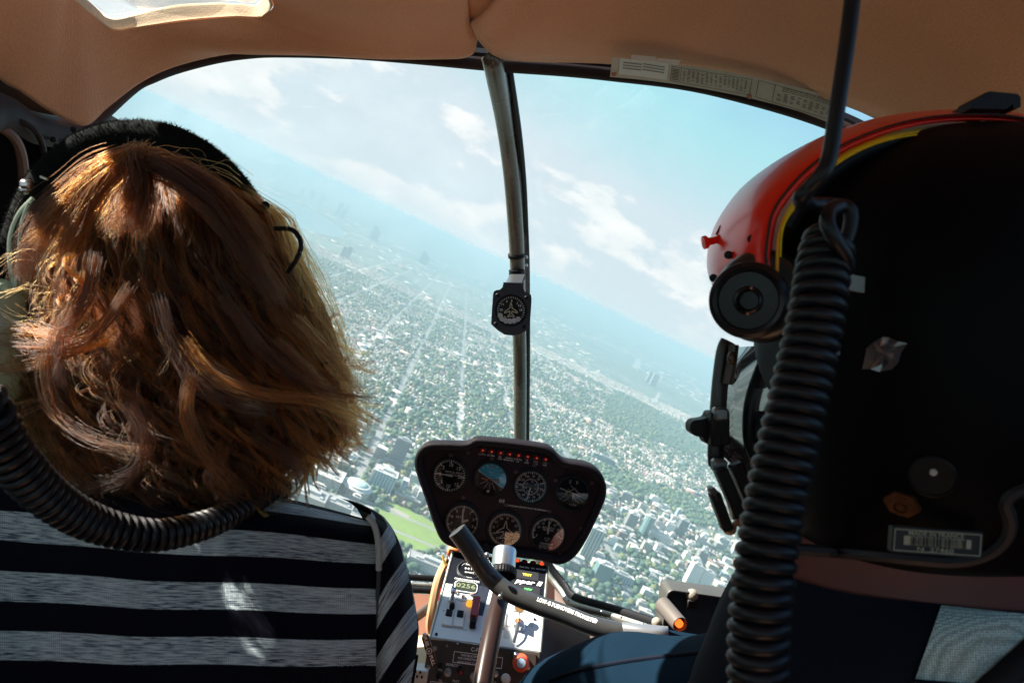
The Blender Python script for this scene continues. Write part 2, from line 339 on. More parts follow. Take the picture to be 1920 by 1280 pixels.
def tower(px, py, w, d, h, wall, roof, label, name='tower', round_=False, ph=True, bal=False, group=None, setback=None):
    g = G(px, py); u, v = toUV(g); KEEP.append((u, v, w / 2 + 3, d / 2 + 3)); o = empty_w(name, g, label, name.replace('_', ' '), group)
    b = MB(); rf = MB()
    if round_:
        b.lathe([(w / 2, 0), (w / 2, h)], axis='Z', n=28); rf.lathe([(w / 2 + .4, h - .3), (w / 2 + .4, h + 1), (w / 2 - .5, h + 1), (w / 2 - .5, h + .3), (0, h + .3)], axis='Z', n=28)
    else:
        b.box((0, 0, h / 2), (w, d, h)); t = .8
        rf.box((0, 0, h + .2), (w - .2, d - .2, .5)); 
        for s_ in (-1, 1):
            rf.box((0, s_ * (d / 2 - t / 2 + .25), h + .55), (w + .5, t, 1.3)); rf.box((s_ * (w / 2 - t / 2 + .25), 0, h + .55), (t, d - t, 1.3))
    b.build('wall', W[wall], o, smooth=round_); rf.build('roof', roof, o, smooth=False)
    if ph:
        q = MB(); q.box((w * .05, d * .08, h + 2.6), (w * .42, d * .40, 4.2)); q.box((-w * .28, -d * .2, h + 1.5), (w * .14, d * .2, 2.2)); q.box((w * .33, -d * .22, h + 1.3), (w * .1, d * .16, 1.8)); q.build('rooftop_plant', plantm, o, smooth=False)
    if bal:
        q = MB()
        for k in range(int(h / 3.3)): q.box((0, -d / 2 - .6, 3 + k * 3.3), (w * .9, 1.2, .9))
        q.build('balcony_band', roofw, o, smooth=False)
    if setback:
        q = MB().box((setback[0], setback[1], setback[4] / 2), (setback[2], setback[3], setback[4])); q.build('podium', W[wall], o, smooth=False)
    return o
tower(737, 872, 31, 17, 60, 'dark', roofg, 'dark grey slab tower standing above the round hall, left of the instrument panel', 'office_tower', setback=(-4, -16, 44, 14, 14))
tower(711, 913, 46, 34, 34, 'blue', roofw, 'white-roofed block with a blue glass front beside the round hall', 'office_block')
tower(671, 846, 11, 15, 66, 'glass', roofw, 'thin blue-green tower at the tips of the red hair', 'office_tower')
tower(599, 900, 74, 52, 20, 'pale', roofw, 'large white flat-roofed block between the hair tips and the round hall', 'office_block')
tower(590, 868, 80, 40, 24, 'pale', roofw, 'white roofed complex half hidden by the hair tips', 'office_block')
tower(575, 948, 50, 44, 24, 'beige', roofg, 'beige and grey stone block just above the striped shoulder', 'office_block')
tower(628, 962, 46, 34, 22, 'grey', roofg, 'grey flat block with a slate roof above the sleeve seam', 'office_block')
tower(1176, 990, 26, 20, 42, 'grey', roofw, 'grey concrete slab tower left of the round glass tower', 'apartment_tower')
tower(1206, 999, 27, 27, 50, 'glass', roofw, 'round green glass tower ringed by pale balconies', 'glass_tower', round_=True)
tower(1096, 1042, 30, 24, 66, 'ribbed', roofw, 'tall ribbed grey-green tower touching the right edge of the instrument panel', 'apartment_tower', bal=False)
tower(1123, 1084, 32, 24, 33, 'glass', roofw, 'dark green glass block with a thick white roof slab below the ribbed tower', 'glass_block')
tower(1160, 1086, 54, 15, 14, 'blue', roofw, 'long low pale blue building beside the dark green glass block', 'office_block')
tower(1232, 1012, 62, 20, 18, 'pale', roofw, 'long white-roofed slab with a dark window band right of the round glass tower', 'office_block')
tower(1231, 1028, 58, 14, 12, 'grey', roofw, 'lower long slab in front of the white-roofed slab with a dark band', 'office_block')
tower(1272, 1000, 25, 20, 44, 'dark', roofw, 'dark grey tower with a busy white roof standing alone by the wooded area', 'apartment_tower')
tower(1288, 1098, 25, 18, 56, 'white', roofw, 'left one of the two white slab towers above the dark screen box', 'apartment_tower')
tower(1311, 1107, 24, 16, 50, 'white', roofw, 'right one of the two white slab towers above the dark screen box', 'apartment_tower')
tower(1310, 1052, 24, 18, 30, 'grey', roofg, 'grey tower just behind the two white slab towers', 'apartment_tower')
tower(1348, 1028, 32, 18, 34, 'ribbed', roofw, 'pale ribbed tower beside the coiled black cord', 'apartment_tower')
tower(1376, 1038, 22, 18, 38, 'pale', roofw, 'pale tower half hidden by the coiled black cord', 'apartment_tower')
tower(1356, 1112, 58, 24, 20, 'beige', roofw, 'broad beige block right of the two white slab towers', 'office_block')
tower(1128, 866, 84, 14, 22, 'glass', roofw, 'long dark teal slab with a white roof above the instrument panel corner', 'office_block')
tower(1312, 1020, 20, 16, 24, 'pale', roofw, 'small pale tower with a long terracotta-roofed hall behind it', 'apartment_tower')
tower(1340, 1062, 40, 14, 10, 'brown', mat('terracotta_roof', (.45, .20, .14), .9), 'low brick hall with a reddish roof near the cord', 'brick_hall')
tower(780, 905, 34, 20, 16, 'pale', roofw, 'white-roofed slab touching the left edge of the instrument panel', 'office_block')
tower(760, 942, 50, 10, 11, 'brown', roofg, 'low brown terrace along the far side of the sports field', 'brick_hall')
tower(800, 1066, 70, 26, 14, 'pale', roofg, 'grey-roofed hall below the sports field, beside the fire extinguisher', 'office_block')
tower(1100, 905, 34, 22, 18, 'pale', roofw, 'squat white block seen right beside the upper right panel corner', 'office_block')
# the round hall
g = G(665, 922); u, v = toUV(g); KEEP.append((u, v, 32, 32)); o = empty_w('round_hall', g, 'round domed hall with a pale green roof ring beside the sports field', 'round hall')
MB().lathe([(27, 0), (27, 12), (26.4, 12.2)], axis='Z', n=40).build('wall', W['beige'], o)
MB().lathe([(28, 12), (28, 13.2), (23, 14)], axis='Z', n=40).build('cornice', roofw, o)
MB().lathe([(22, 13), (22, 17), (22.6, 17.2), (20, 17.8)], axis='Z', n=40).build('drum', roofw, o)
MB().lathe([(19.6, 17), (17, 19.4), (11, 21.2), (0, 22)], axis='Z', n=40).build('dome', roofc, o)
b = MB(); b.box((0, 29, 6), (16, 8, 12)); b.build('porch', W['beige'], o, smooth=False)
for (px, py, w, d, h) in [(632, 404, 60, 60, 210), (640, 410, 50, 50, 160), (646, 404, 44, 44, 190), (600, 384, 60, 50, 170), (582, 374, 60, 50, 150), (697, 448, 60, 60, 180), (703, 452, 50, 50, 140), (790, 492, 70, 60, 150), (796, 496, 60, 60, 120), (564, 366, 60, 60, 150), (650, 484, 30, 30, 90), (641, 482, 30, 26, 80), (1222, 722, 60, 50, 120), (1214, 716, 50, 50, 110)]:
    tower(px, py, w, d, h, 'grey', roofg, 'far hazy blue tower of the waterfront cluster beyond the suburbs', 'distant_tower', ph=False, group='distant hazy towers')
# --- zones
def inpoly(x, y, poly):
    r = False; n = len(poly); j = n - 1
    for i in range(n):
        xi, yi = poly[i]; xj, yj = poly[j]
        if (yi > y) != (yj > y) and x < (xj - xi) * (y - yi) / (yj - yi) + xi: r = not r
        j = i
    return r
WOOD = [(1135, 745), (1160, 735), (1190, 745), (1230, 775), (1290, 812), (1330, 850), (1290, 850), (1230, 830), (1170, 808), (1130, 790)]
WOOD2 = [(1130, 880), (1200, 905), (1290, 930), (1350, 985), (1300, 985), (1230, 940), (1180, 935), (1140, 915)]
LAKES = [[(380, 318), (440, 332), (500, 360), (545, 378), (600, 402), (648, 436), (632, 444), (590, 436), (540, 418), (490, 404), (400, 370)]]
PLZ = [(560, 990), (620, 930), (650, 960), (690, 945), (712, 958), (690, 975), (680, 1010)]
DENSE = [(480, 1100), (480, 830), (640, 790), (700, 800), (770, 850), (800, 960), (760, 945), (700, 940), (660, 990), (600, 1010)]
DENSE2 = [(1060, 880), (1200, 930), (1330, 975), (1440, 1010), (1440, 1180), (1240, 1150), (1060, 1070)]
def clear(u, v, hu, hv):
    for (a, b, c, d) in KEEP:
        if abs(u - a) < hu + c and abs(v - b) < hv + d: return False
    return True
def onroad(u, v, m=4):
    for a in AV:
        if abs(u - a) < 8 + m: return True
    q = (v - 760) % 66
    return min(q, 66 - q) < 4 + m * .6
LOW = []; HOUSE = []; TREE = []
R = random.random
# low-rise blocks in the dense quarters, near to far
v = 860.
while v < 2300:
    u = -560.
    while u < 1500:
        w, d = random.uniform(11, 32), random.uniform(10, 20); uu, vv = u + random.uniform(-5, 5), v + random.uniform(-5, 5)
        p = UV(uu, vv); px, py = proj(p); u += w + random.uniform(4, 18)
        if not (380 < px < 1520 and 300 < py < 1330): continue
        dn = inpoly(px, py, DENSE) or inpoly(px, py, DENSE2)
        if R() > (.62 if dn else (.10 if v < 1500 else .035)): continue
        if inpoly(px, py, FIELD) or inpoly(px, py, PLZ) or inpoly(px, py, WOOD2): continue
        if not clear(uu, vv, w / 2, d / 2) or onroad(uu, vv, min(w, d) * .45): continue
        LOW.append((uu, vv, w, d, random.choice([7, 9, 10, 12, 14, 18, 24] if dn else [5, 6, 8, 10]))); KEEP.append((uu, vv, w / 2 + 1, d / 2 + 1))
    v += random.uniform(22, 27)
LOW.sort(key=lambda q: UV(q[0], q[1]).length); LOW = LOW[:290]
WK = [('white', 'white'), ('pale', 'pale'), ('pale', 'pale'), ('beige', 'beige'), ('grey', 'grey'), ('brown', 'brown brick'), ('blue', 'bluish glass')]
RK = [(roofw, 'white'), (roofw, 'white'), (roofw, 'white'), (roofg, 'grey'), (mat('sandy_roof', (.5, .45, .38), .9, var=.15, vscale=.2), 'sandy')]
vari = {}
def low_mesh(k, wk, rk):
    key = (k, wk[0], rk[1])
    if key in vari: return vari[key]
    b = MB(); b.box((0, 0, .5), (1, 1, 1), mi=0); b.box((0, 0, 1.01), (1.01, 1.02, .04), mi=1)
    if k == 1: b.box((.2, .1, 1.1), (.35, .4, .2), mi=2)
    if k == 2: b.box((-.25, -.1, 1.08), (.2, .3, .15), mi=2); b.box((.25, .2, 1.07), (.12, .12, .12), mi=2); b.box((.1, -.25, 1.05), (.3, .1, .08), mi=2)
    if k == 3: b.box((0, .0, 1.12), (.6, .55, .2), mi=0); b.box((0, 0, 1.23), (.61, .56, .03), mi=1)
    me_o = b.build('low_block', [W[wk[0]], rk[0], plantm], world=True, smooth=False); vari[key] = me_o.data; bpy.data.objects.remove(me_o); return vari[key]
# window pattern needs metres, so scale the mesh copy and bake its size
for (uu, vv, w, d, h) in LOW:
    wk, rk, k = random.choice(WK), random.choice(RK), random.randrange(4); me = low_mesh(k, wk, rk).copy()
    co_ = np.zeros(len(me.vertices) * 3, np.float32); me.vertices.foreach_get('co', co_); co_ = co_.reshape(-1, 3) * np.array([w, d, h], np.float32)
    z1 = co_[:, 2] > h; co_[z1, 2] = h + (co_[z1, 2] - h) * (3. / max(.2 * h, 1)) ; me.vertices.foreach_set('co', co_.ravel()); me.update()
    o = bpy.data.objects.new('city_block', me); COL.objects.link(o); o.location = UV(uu, vv); o.rotation_euler = (0, 0, math.radians(6.6))
    side = 'right of the panel' if proj(UV(uu, vv))[0] > 960 else 'beside the hair'
    size = 'long' if w > 30 else ('tall' if h > 16 else ('squat' if w < 20 else 'mid-sized'))
    tag(o, f'{size} flat city block, {wk[1]} walls, {rk[1]} roof, {side}', 'building', 'flat-roofed city blocks below the helicopter')

# houses in rows along the streets
v = 760
while v < 5200:
    for s_ in (-1, 1):
        u = -900 - v * .35
        while u < 1000 + v * .62:
            u += random.uniform(9.5, 14) * (1 if v < 3200 else 1.25); vv = v + s_ * random.uniform(13, 18)
            p = UV(u, vv); px, py = proj(p)
            if not (380 < px < 1500 and py < 1330): continue
            if v < 2300 and not clear(u, vv, 5, 6): continue
            if any(abs(u - a) < 14 for a in AV) or inpoly(px, py, FIELD) or inpoly(px, py, WOOD) or inpoly(px, py, WOOD2) or inpoly(px, py, PLZ) or any(inpoly(px, py, l) for l in LAKES): continue
            if R() < .12 + .25 * (noise.noise(Vector((u * .002, v * .002, 3))) > .15): continue
            HOUSE.append((u, vv, random.uniform(6.5, 9.5), random.uniform(9, 14), random.uniform(5, 7.5)))
    v += 66
v = 720.
while v < 4600:
    st = 9 if v < 2400 else 12.5
    u = -900 - v * .35
    while u < 1000 + v * .62:
        u += st * random.uniform(.7, 1.3); uu, vv = u, v + random.uniform(-st * .5, st * .5); p = UV(uu, vv); px, py = proj(p)
        if not (380 < px < 1500 and py < 1330): continue
        wd = inpoly(px, py, WOOD) or inpoly(px, py, WOOD2)
        if inpoly(px, py, FIELD) or inpoly(px, py, PLZ): continue
        dn = inpoly(px, py, DENSE) or inpoly(px, py, DENSE2)
        nz = noise.noise(Vector((uu * .006, vv * .006, 9))) + .8 * noise.noise(Vector((uu * .0018, vv * .0018, 4)))
        if R() > (1. if wd else (.22 + (.45 if nz > .1 else 0) if dn else .36 + nz * .5)): continue
        if v < 2300 and not clear(uu, vv, 3, 3): continue
        if not wd and any(abs(uu - a) < 9 for a in AV): continue
        q = (vv - 760) % 66
        if not wd and min(q, 66 - q) < 5: continue
        TREE.append((uu, vv, random.choice([3, 4, 4.5, 5, 6, 7, 8.2]) * random.uniform(.8, 1.15) * (1 if v < 2400 else 1.15)))
    v += st
# field edge trees
for (px, py) in [(695, 985), (702, 962), (708, 948), (736, 1016), (748, 1024), (762, 1030), (780, 1040), (790, 1043), (802, 1040), (815, 1038), (826, 1030), (690, 1000), (770, 1044), (835, 1015), (742, 1030)]:
    a, b = toUV(G(px, py)); TREE.append((a, b, 6.5))
# --- prototypes
RC = [(.52, .53, .52), (.38, .38, .38), (.25, .24, .24), (.28, .18, .15), (.50, .47, .43), (.64, .64, .62), (.16, .16, .17)]
WC = [(.30, .17, .13), (.45, .38, .30), (.6, .58, .52), (.36, .24, .18)]
hv = np.array([(-.5, -.5, 0), (.5, -.5, 0), (.5, .5, 0), (-.5, .5, 0), (-.5, -.5, .65), (.5, -.5, .65), (.5, .5, .65), (-.5, .5, .65), (0, -.5, 1), (0, .5, 1)], np.float32)
hq = np.array([(0, 1, 5, 4), (1, 2, 6, 5), (2, 3, 7, 6), (3, 0, 4, 7), (4, 8, 9, 7), (5, 6, 9, 8)]); htri = np.array([(4, 5, 8), (6, 7, 9)])
def ico(sub):
    import bmesh
    bm = bmesh.new(); bmesh.ops.create_icosphere(bm, subdivisions=sub, radius=1); v_ = np.array([v.co[:] for v in bm.verts], np.float32); f__ = np.array([[v.index for v in f.verts] for f in bm.faces]); bm.free(); return v_, f__
def mass(name, verts, tris, quads, cols_t, cols_q, m, smooth=False):
    """one big mesh from numpy arrays with a per-face colour"""
    me = bpy.data.meshes.new(name); nt_, nq = len(tris), len(quads); loops = np.concatenate([tris.ravel(), quads.ravel()]) if nq else tris.ravel()
    me.vertices.add(len(verts)); me.vertices.foreach_set('co', verts.astype(np.float32).ravel()); me.loops.add(len(loops)); me.loops.foreach_set('vertex_index', loops.astype(np.int32))
    starts = np.concatenate([np.arange(nt_) * 3, nt_ * 3 + np.arange(nq) * 4]) if nq else np.arange(nt_) * 3
    me.polygons.add(nt_ + nq); me.polygons.foreach_set('loop_start', starts.astype(np.int32))
    if smooth: me.polygons.foreach_set('use_smooth', np.ones(nt_ + nq, bool))
    at = me.attributes.new('Col', 'FLOAT_COLOR', 'FACE'); cc = np.concatenate([cols_t, cols_q]) if nq else cols_t
    at.data.foreach_set('color', np.c_[cc, np.ones(len(cc))].astype(np.float32).ravel()); me.materials.append(m); me.update(calc_edges=True); me.validate()
    o = bpy.data.objects.new(name, me); COL.objects.link(o); return o
ca, sa = math.cos(math.radians(6.6)), math.sin(math.radians(6.6))
def house_arrays(hs):
    n = len(hs); a = np.array(hs, np.float32); v_ = hv[None] * a[:, None, [2, 3, 4]]
    x = v_[..., 0] + a[:, None, 0]; y = v_[..., 1] + a[:, None, 1]; out = np.stack([CU * x - SU * y, SU * x + CU * y, v_[..., 2] + GZ], -1).reshape(-1, 3)
    off = (np.arange(n) * 10)[:, None, None]; rc = np.array(RC)[rng.integers(0, len(RC), n)]; wc = np.array(WC)[rng.integers(0, len(WC), n)]
    q = (hq[None] + off).reshape(-1, 4); t = (htri[None] + off).reshape(-1, 3)
    cq = np.where((np.arange(6) >= 4)[None, :, None], rc[:, None], wc[:, None]).reshape(-1, 3); ct = np.repeat(wc, 2, 0)
    return out, t, q, ct, cq
housem = colmat('house_walls_and_roofs', .85, .12, .3)
HOUSE.sort(key=lambda q: UV(q[0], q[1]).length)
near_h = HOUSE[:295]; far_h = HOUSE[295:]
hp = []
for rc, rn in zip(RC, ['white', 'light grey', 'dark brown', 'red-brown', 'sandy', 'bright white', 'charcoal']):
    for k in range(2):
        b = MB(); b.add(hv[:8], hq[:4], 0); b.add(hv, hq[4:], 1); b.add([hv[i] for i in (4, 5, 8, 6, 7, 9)], [(0, 1, 2), (3, 4, 5)], 0); b.box((.2, .1, .95), (.1, .08, .35), mi=0)
        if k: b.box((.1, -.62, .25), (.6, .24, .5), mi=0); b.box((.1, -.63, .52), (.66, .28, .05), mi=1)
        o = b.build('house', [mat('house_wall_%s' % rn.replace(' ', '_').replace('-', '_'), WC[len(hp) % 4], .9), mat('house_roof_%s' % rn.replace(' ', '_').replace('-', '_'), rc, .9)], world=True, smooth=False); hp.append((o.data, rn)); bpy.data.objects.remove(o)
for (u, v, w, d, h) in near_h:
    me, rn = random.choice(hp); o = bpy.data.objects.new('house', me); COL.objects.link(o); o.location = UV(u, v); o.scale = (w, d, h); o.rotation_euler = (0, 0, math.radians(6.6))
    tag(o, f'small gabled house with a {rn} roof in a row between street trees far below', 'house', f'{rn}-roofed houses below')
o = mass('distant_houses', *house_arrays(far_h), housem); tag(o, 'thousands of small pale and brown roofs reaching into the haze', 'houses', kind='stuff')
# big pale sheds and blocks scattered further out
big = []
for _ in range(2600):
    v = (1350 if R() < .16 else 2300) + (R() ** .7) * 10500 if R() > .12 else random.uniform(1350, 3400); u = random.uniform(-.75 * v, .62 * v + 600); px, py = proj(UV(u, v))
    if not (400 < px < 1420) or any(inpoly(px, py, l) for l in LAKES) or inpoly(px, py, WOOD): continue
    if noise.noise(Vector((u * .0007, v * .0007, 5))) < -.12: continue
    sc = (1 + v / 5000); clear(u, v, 15, 8) and not inpoly(px, py, FIELD) and not inpoly(px, py, WOOD2) and big.append((u, v, random.uniform(12, 42) * sc, random.uniform(8, 20) * sc, random.uniform(5, 11) * (1 if R() < .92 else 3)))
vb, tb, qb, ctb, cqb = house_arrays(big)
vb = vb.reshape(-1, 10, 3); vb[:, 8:, 2] = vb[:, 4:5, 2] + .3; vb = vb.reshape(-1, 3)
pal = np.array([(.72, .72, .68), (.66, .62, .56), (.5, .5, .48), (.78, .78, .75), (.55, .42, .35)]); cqb = cqb.reshape(-1, 6, 3); cqb[:, 4:] = pal[rng.integers(0, 5, len(big))][:, None]; cqb[:, :4] *= 1.2; cqb = np.clip(cqb.reshape(-1, 3), 0, .85)
o = mass('distant_sheds', vb, tb, qb, ctb, cqb, housem); tag(o, 'pale flat-roofed sheds and blocks scattered over the far suburbs', 'buildings', kind='stuff')
# trees
GC = np.array([[1., 1.02, 1.2]]) * np.array([(.050, .095, .040), (.035, .080, .042), (.075, .115, .036), (.040, .085, .050), (.11, .125, .034), (.055, .10, .045)])
leafm = colmat('tree_foliage', .9, .45, .35); trunkm = mat('tree_bark', (.10, .075, .05), .9)
TREE.sort(key=lambda q: UV(q[0], q[1]).length); near_t = TREE[:290]; far_t = TREE[290:]
i1v, i1f = ico(1); i2v, i2f = ico(2)
def crown(seed, n=7):
    r = np.random.default_rng(seed); vs, fs = [], []; k = 0
    for q in range(n):
        a = r.uniform(0, 2 * PI); rr = r.uniform(.15, .62) if q else 0; c = np.array([rr * math.cos(a), rr * math.sin(a), r.uniform(-.35, .55)]); s_ = r.uniform(.38, .62) if q else .7
        w = i2v * s_ * (1 + r.uniform(-.16, .20, (len(i2v), 1))) + c; vs.append(w); fs.append(i2f + k); k += len(w)
    return np.concatenate(vs), np.concatenate(fs)
tp = []
for k, (gc, gn) in enumerate(zip(GC, ['mid green', 'dark green', 'bright green', 'blue-green', 'yellow-green', 'soft green'])):
    vs, fs = crown(k + 30); vs[:, 2] = vs[:, 2] * .85 + 1.25
    # leaf clumps standing off the crown
    r = np.random.default_rng(k); idx = r.integers(0, len(vs), 420); nrm = vs[idx] - np.array([0, 0, 1.2]); nrm /= np.linalg.norm(nrm, axis=1)[:, None]; c = vs[idx] * 1.0 + nrm * r.uniform(-.02, .10, (420, 1))
    t = r.normal(size=(420, 3, 3)) * .055; lv = (c[:, None] + t).reshape(-1, 3); lf = np.arange(1260).reshape(-1, 3) + len(vs)
    b = MB(); b.add(vs, fs, 0); b.v += [tuple(x) for x in lv]; b.f += [tuple(x) for x in lf]; b.m += [0] * len(lf); b.tube([(0, 0, 0), (.02, 0, .5), (0, .02, 1)], [.07, .055, .04], 6, mi=1)
    m = mat('foliage_' + gn.replace(' ', '_').replace('-', '_'), tuple(gc), .9, var=.5, vscale=1.3)
    o = b.build('tree', [m, trunkm], world=True, smooth=False); tp.append((o.data, gn)); bpy.data.objects.remove(o)
for (u, v, s_) in near_t:
    me, gn = random.choice(tp); o = bpy.data.objects.new('tree', me); COL.objects.link(o); o.location = UV(u, v); o.scale = (s_, s_, s_ * random.uniform(.8, 1.1)); o.rotation_euler = (0, 0, R() * 6)
    tag(o, f'{gn} round-crowned tree among the nearest city blocks below', 'tree', f'{gn} city trees below')
def tree_arrays(ts, base, bf, seed, colj=True):
    r = np.random.default_rng(seed); n = len(ts); a = np.array(ts, np.float32); v_ = base[None] * (1 + r.uniform(-.28, .28, (n, len(base), 1))); v_ = v_ * a[:, None, 2:3] * r.uniform(.75, 1.15, (n, 1, 1)) * np.array([1, 1, .8]); v_[..., 2] += a[:, None, 2] * .9
    x = v_[..., 0] + a[:, None, 0]; y = v_[..., 1] + a[:, None, 1]; out = np.stack([CU * x - SU * y, SU * x + CU * y, v_[..., 2] + GZ], -1).reshape(-1, 3)
    fs = (bf[None] + (np.arange(n) * len(base))[:, None, None]).reshape(-1, 3); c = GC[r.integers(0, len(GC), n)] * r.uniform(.7, 1.3, (n, 1)); return out, fs, np.zeros((0, 4), int), np.repeat(c, len(bf), 0), np.zeros((0, 3))
mid = [t for t in far_t if t[1] < 1900]; fr = [t for t in far_t if t[1] >= 1900]
A = tree_arrays(mid, i2v, i2f, 1); B = tree_arrays(fr, i1v, i1f, 2)
o = mass('distant_trees', np.concatenate([A[0], B[0]]), np.concatenate([A[1], B[1] + len(A[0])]), A[2], np.concatenate([A[3], B[3]]), A[4], leafm); tag(o, 'countless green street and garden trees fading into haze', 'trees', kind='stuff')
print('CITY', len(LOW), len(HOUSE), len(TREE), len(big))
# ================================================================ THE CABIN
def fabric_mat(name, col, s=1.):
    m = mat(name, col, .95, sheen=.25); nt = m.node_tree; T = NT(nt); b = nt.nodes['Principled BSDF']; b.inputs['Sheen Roughness'].default_value = .5
    tc = T.n('ShaderNodeTexCoord'); w1 = T.n('ShaderNodeTexWave'); w1.inputs['Scale'].default_value = 330 * s; w1.inputs['Distortion'].default_value = 1.2; w1.inputs['Detail'].default_value = 1; T.l(tc.outputs['Object'], w1.inputs['Vector'])
    w2 = T.n('ShaderNodeTexNoise'); w2.inputs['Scale'].default_value = 480 * s; w2.inputs['Detail'].default_value = 2; T.l(tc.outputs['Object'], w2.inputs['Vector'])
    ad = mth(T, 'MULTIPLY_ADD', w2.outputs['Fac'], 1.7, mth(T, 'MULTIPLY', w1.outputs['Fac'], .35)); bp = T.n('ShaderNodeBump'); bp.inputs['Strength'].default_value = .45; bp.inputs['Distance'].default_value = .0012; T.l(ad, bp.inputs['Height']); T.l(bp.outputs[0], b.inputs['Normal'])
    n3 = T.n('ShaderNodeTexNoise'); n3.inputs['Scale'].default_value = 9; n3.inputs['Detail'].default_value = 6; T.l(tc.outputs['Object'], n3.inputs['Vector'])
    k = mth(T, 'MULTIPLY_ADD', ad, .26, mth(T, 'MULTIPLY_ADD', n3.outputs['Fac'], .25, .60)); mx = T.n('ShaderNodeMix', _data_type='RGBA', _blend_type='MULTIPLY'); mx.inputs[0].default_value = 1; mx.inputs[6].default_value = (*col, 1); T.l(k, mx.inputs[7]); T.l(mx.outputs[2], b.inputs['Base Color'])
    return m
FAB = fabric_mat('tan_headliner_fabric', FABRIC); blackp = mat('black_trim_plastic', (.006, .006, .008), .5, spec=.2, bump=.1, bscale=700); frame_m = mat('dark_brown_painted_metal', (.026, .017, .016), .5, spec=.12, bump=.05, bscale=500, var=.3, vscale=30)
rubber = mat('black_rubber', (.008, .009, .012), .42, spec=.3, bump=.06, bscale=500); steel = mat('brushed_steel', (.55, .55, .55), .32, metal=1., bump=.05, bscale=300); alum = mat('dull_aluminium', (.34, .34, .31), .45, metal=.8, var=.2, vscale=60)
def pane_mat(name, tint=(.97, .99, .985), gl=.05, rough=.0, film=0.):
    m = bpy.data.materials.new(name); m.use_nodes = True; nt = m.node_tree; nt.nodes.clear(); T = NT(nt)
    o = T.n('ShaderNodeOutputMaterial'); t = T.n('ShaderNodeBsdfTransparent'); t.inputs[0].default_value = (*tint, 1); g = T.n('ShaderNodeBsdfGlossy'); g.inputs['Roughness'].default_value = rough
    fr = T.n('ShaderNodeFresnel'); fr.inputs[0].default_value = 1.4; ml = mth(T, 'MULTIPLY', fr.outputs[0], gl / .028); mn = mth(T, 'MINIMUM', ml, .9); mx = T.n('ShaderNodeMixShader'); T.l(mn, mx.inputs[0]); T.l(t.outputs[0], mx.inputs[1]); T.l(g.outputs[0], mx.inputs[2])
    if not film: T.l(mx.outputs[0], o.inputs[0]); return m
    tc = T.n('ShaderNodeTexCoord'); n1 = T.n('ShaderNodeTexNoise'); n1.inputs['Scale'].default_value = 5; n1.inputs['Detail'].default_value = 8; n1.inputs['Roughness'].default_value = .7; T.l(tc.outputs['Object'], n1.inputs['Vector'])
    mp = T.n('ShaderNodeMapping'); mp.inputs['Rotation'].default_value = (0, .5, 0); mp.inputs['Scale'].default_value = (6, 6, 260); T.l(tc.outputs['Object'], mp.inputs['Vector']); n2 = T.n('ShaderNodeTexNoise'); n2.inputs['Scale'].default_value = 1; n2.inputs['Detail'].default_value = 3; T.l(mp.outputs[0], n2.inputs['Vector'])
    sc = T.n('ShaderNodeMapRange'); sc.inputs[1].default_value = .70; sc.inputs[2].default_value = .80; T.l(n2.outputs['Fac'], sc.inputs[0]); du = T.n('ShaderNodeMapRange'); du.inputs[1].default_value = .45; du.inputs[2].default_value = .8; T.l(n1.outputs['Fac'], du.inputs[0])
    fac = mth(T, 'ADD', mth(T, 'MULTIPLY', du.outputs[0], film), mth(T, 'MULTIPLY', sc.outputs[0], film * 3)); tl = T.n('ShaderNodeBsdfTranslucent'); tl.inputs[0].default_value = (.9, .9, .9, 1)
    m2 = T.n('ShaderNodeMixShader'); T.l(fac, m2.inputs[0]); T.l(mx.outputs[0], m2.inputs[1]); T.l(tl.outputs[0], m2.inputs[2]); T.l(m2.outputs[0], o.inputs[0])
    return m
perspex = pane_mat('windshield_perspex', gl=.012, film=.035); gglass = pane_mat('instrument_glass', (.98, .98, .98), gl=.07)

cab = thing('helicopter_cabin', 'tan quilted headliner, dark window frames and bubble windshield around the seats', 'helicopter cabin', (0, .5, -.5))
# --- left headliner pad with the skylight
v3 = lambda *a: Vector(a)
prs = [(v3(-.04, -.4, .45), v3(-.60, .38, .47), v3(-.605, .40, .485)), (v3(-.045, .2, .45), v3(-.585, .55, .47), v3(-.60, .555, .488)), (v3(-.05, .6, .445), v3(-.48, .74, .468), v3(-.495, .74, .488)),
       (P(876, 20, .89), v3(-.325, .88, .452), v3(-.34, .885, .472)), (P(893, 76, .96), P(494, 30, .93), P(480, 8, .94)), (P(881, 106, .99), P(440, 33, .935), P(432, 6, .945)), (P(820, 111, 1.0), P(390, 36, .935), P(386, 6, .945)),
       (P(700, 101, 1.01), P(332, 42, .93), P(336, 9, .94)), (P(560, 96, 1.02), P(285, 49, .925), P(292, 17, .935)), (P(440, 101, 1.01), P(245, 55, .92), P(254, 26, .93)), (P(340, 122, .99), P(220, 58, .91), P(218, 34, .92)),
       (P(270, 152, .965), P(202, 52, .90), P(198, 30, .91)), (P(205, 200, .92), P(182, 36, .89), P(184, 18, .90)), (P(160, 236, .88), P(155, 14, .875), P(166, 2, .885)), (P(100, 213, .85), P(128, -10, .86), P(142, -18, .87)),
       (P(40, 173, .82), P(95, -45, .83), v3(-.545, .84, .46)), (P(-40, 112, .79), v3(-.60, .75, .45), v3(-.585, .76, .47)), (v3(-.685, .6, .475), v3(-.665, .60, .478), v3(-.655, .61, .49)), (v3(-.69, .2, .45), v3(-.655, .42, .475), v3(-.645, .43, .49)), (v3(-.67, -.4, .43), v3(-.55, .38, .465), v3(-.55, .41, .485))]
O_, S_, E_ = [V3(crs([p[k] for p in prs], 8, True)) for k in range(3)]
cen = v3(-.35, .5, .44); rows = []
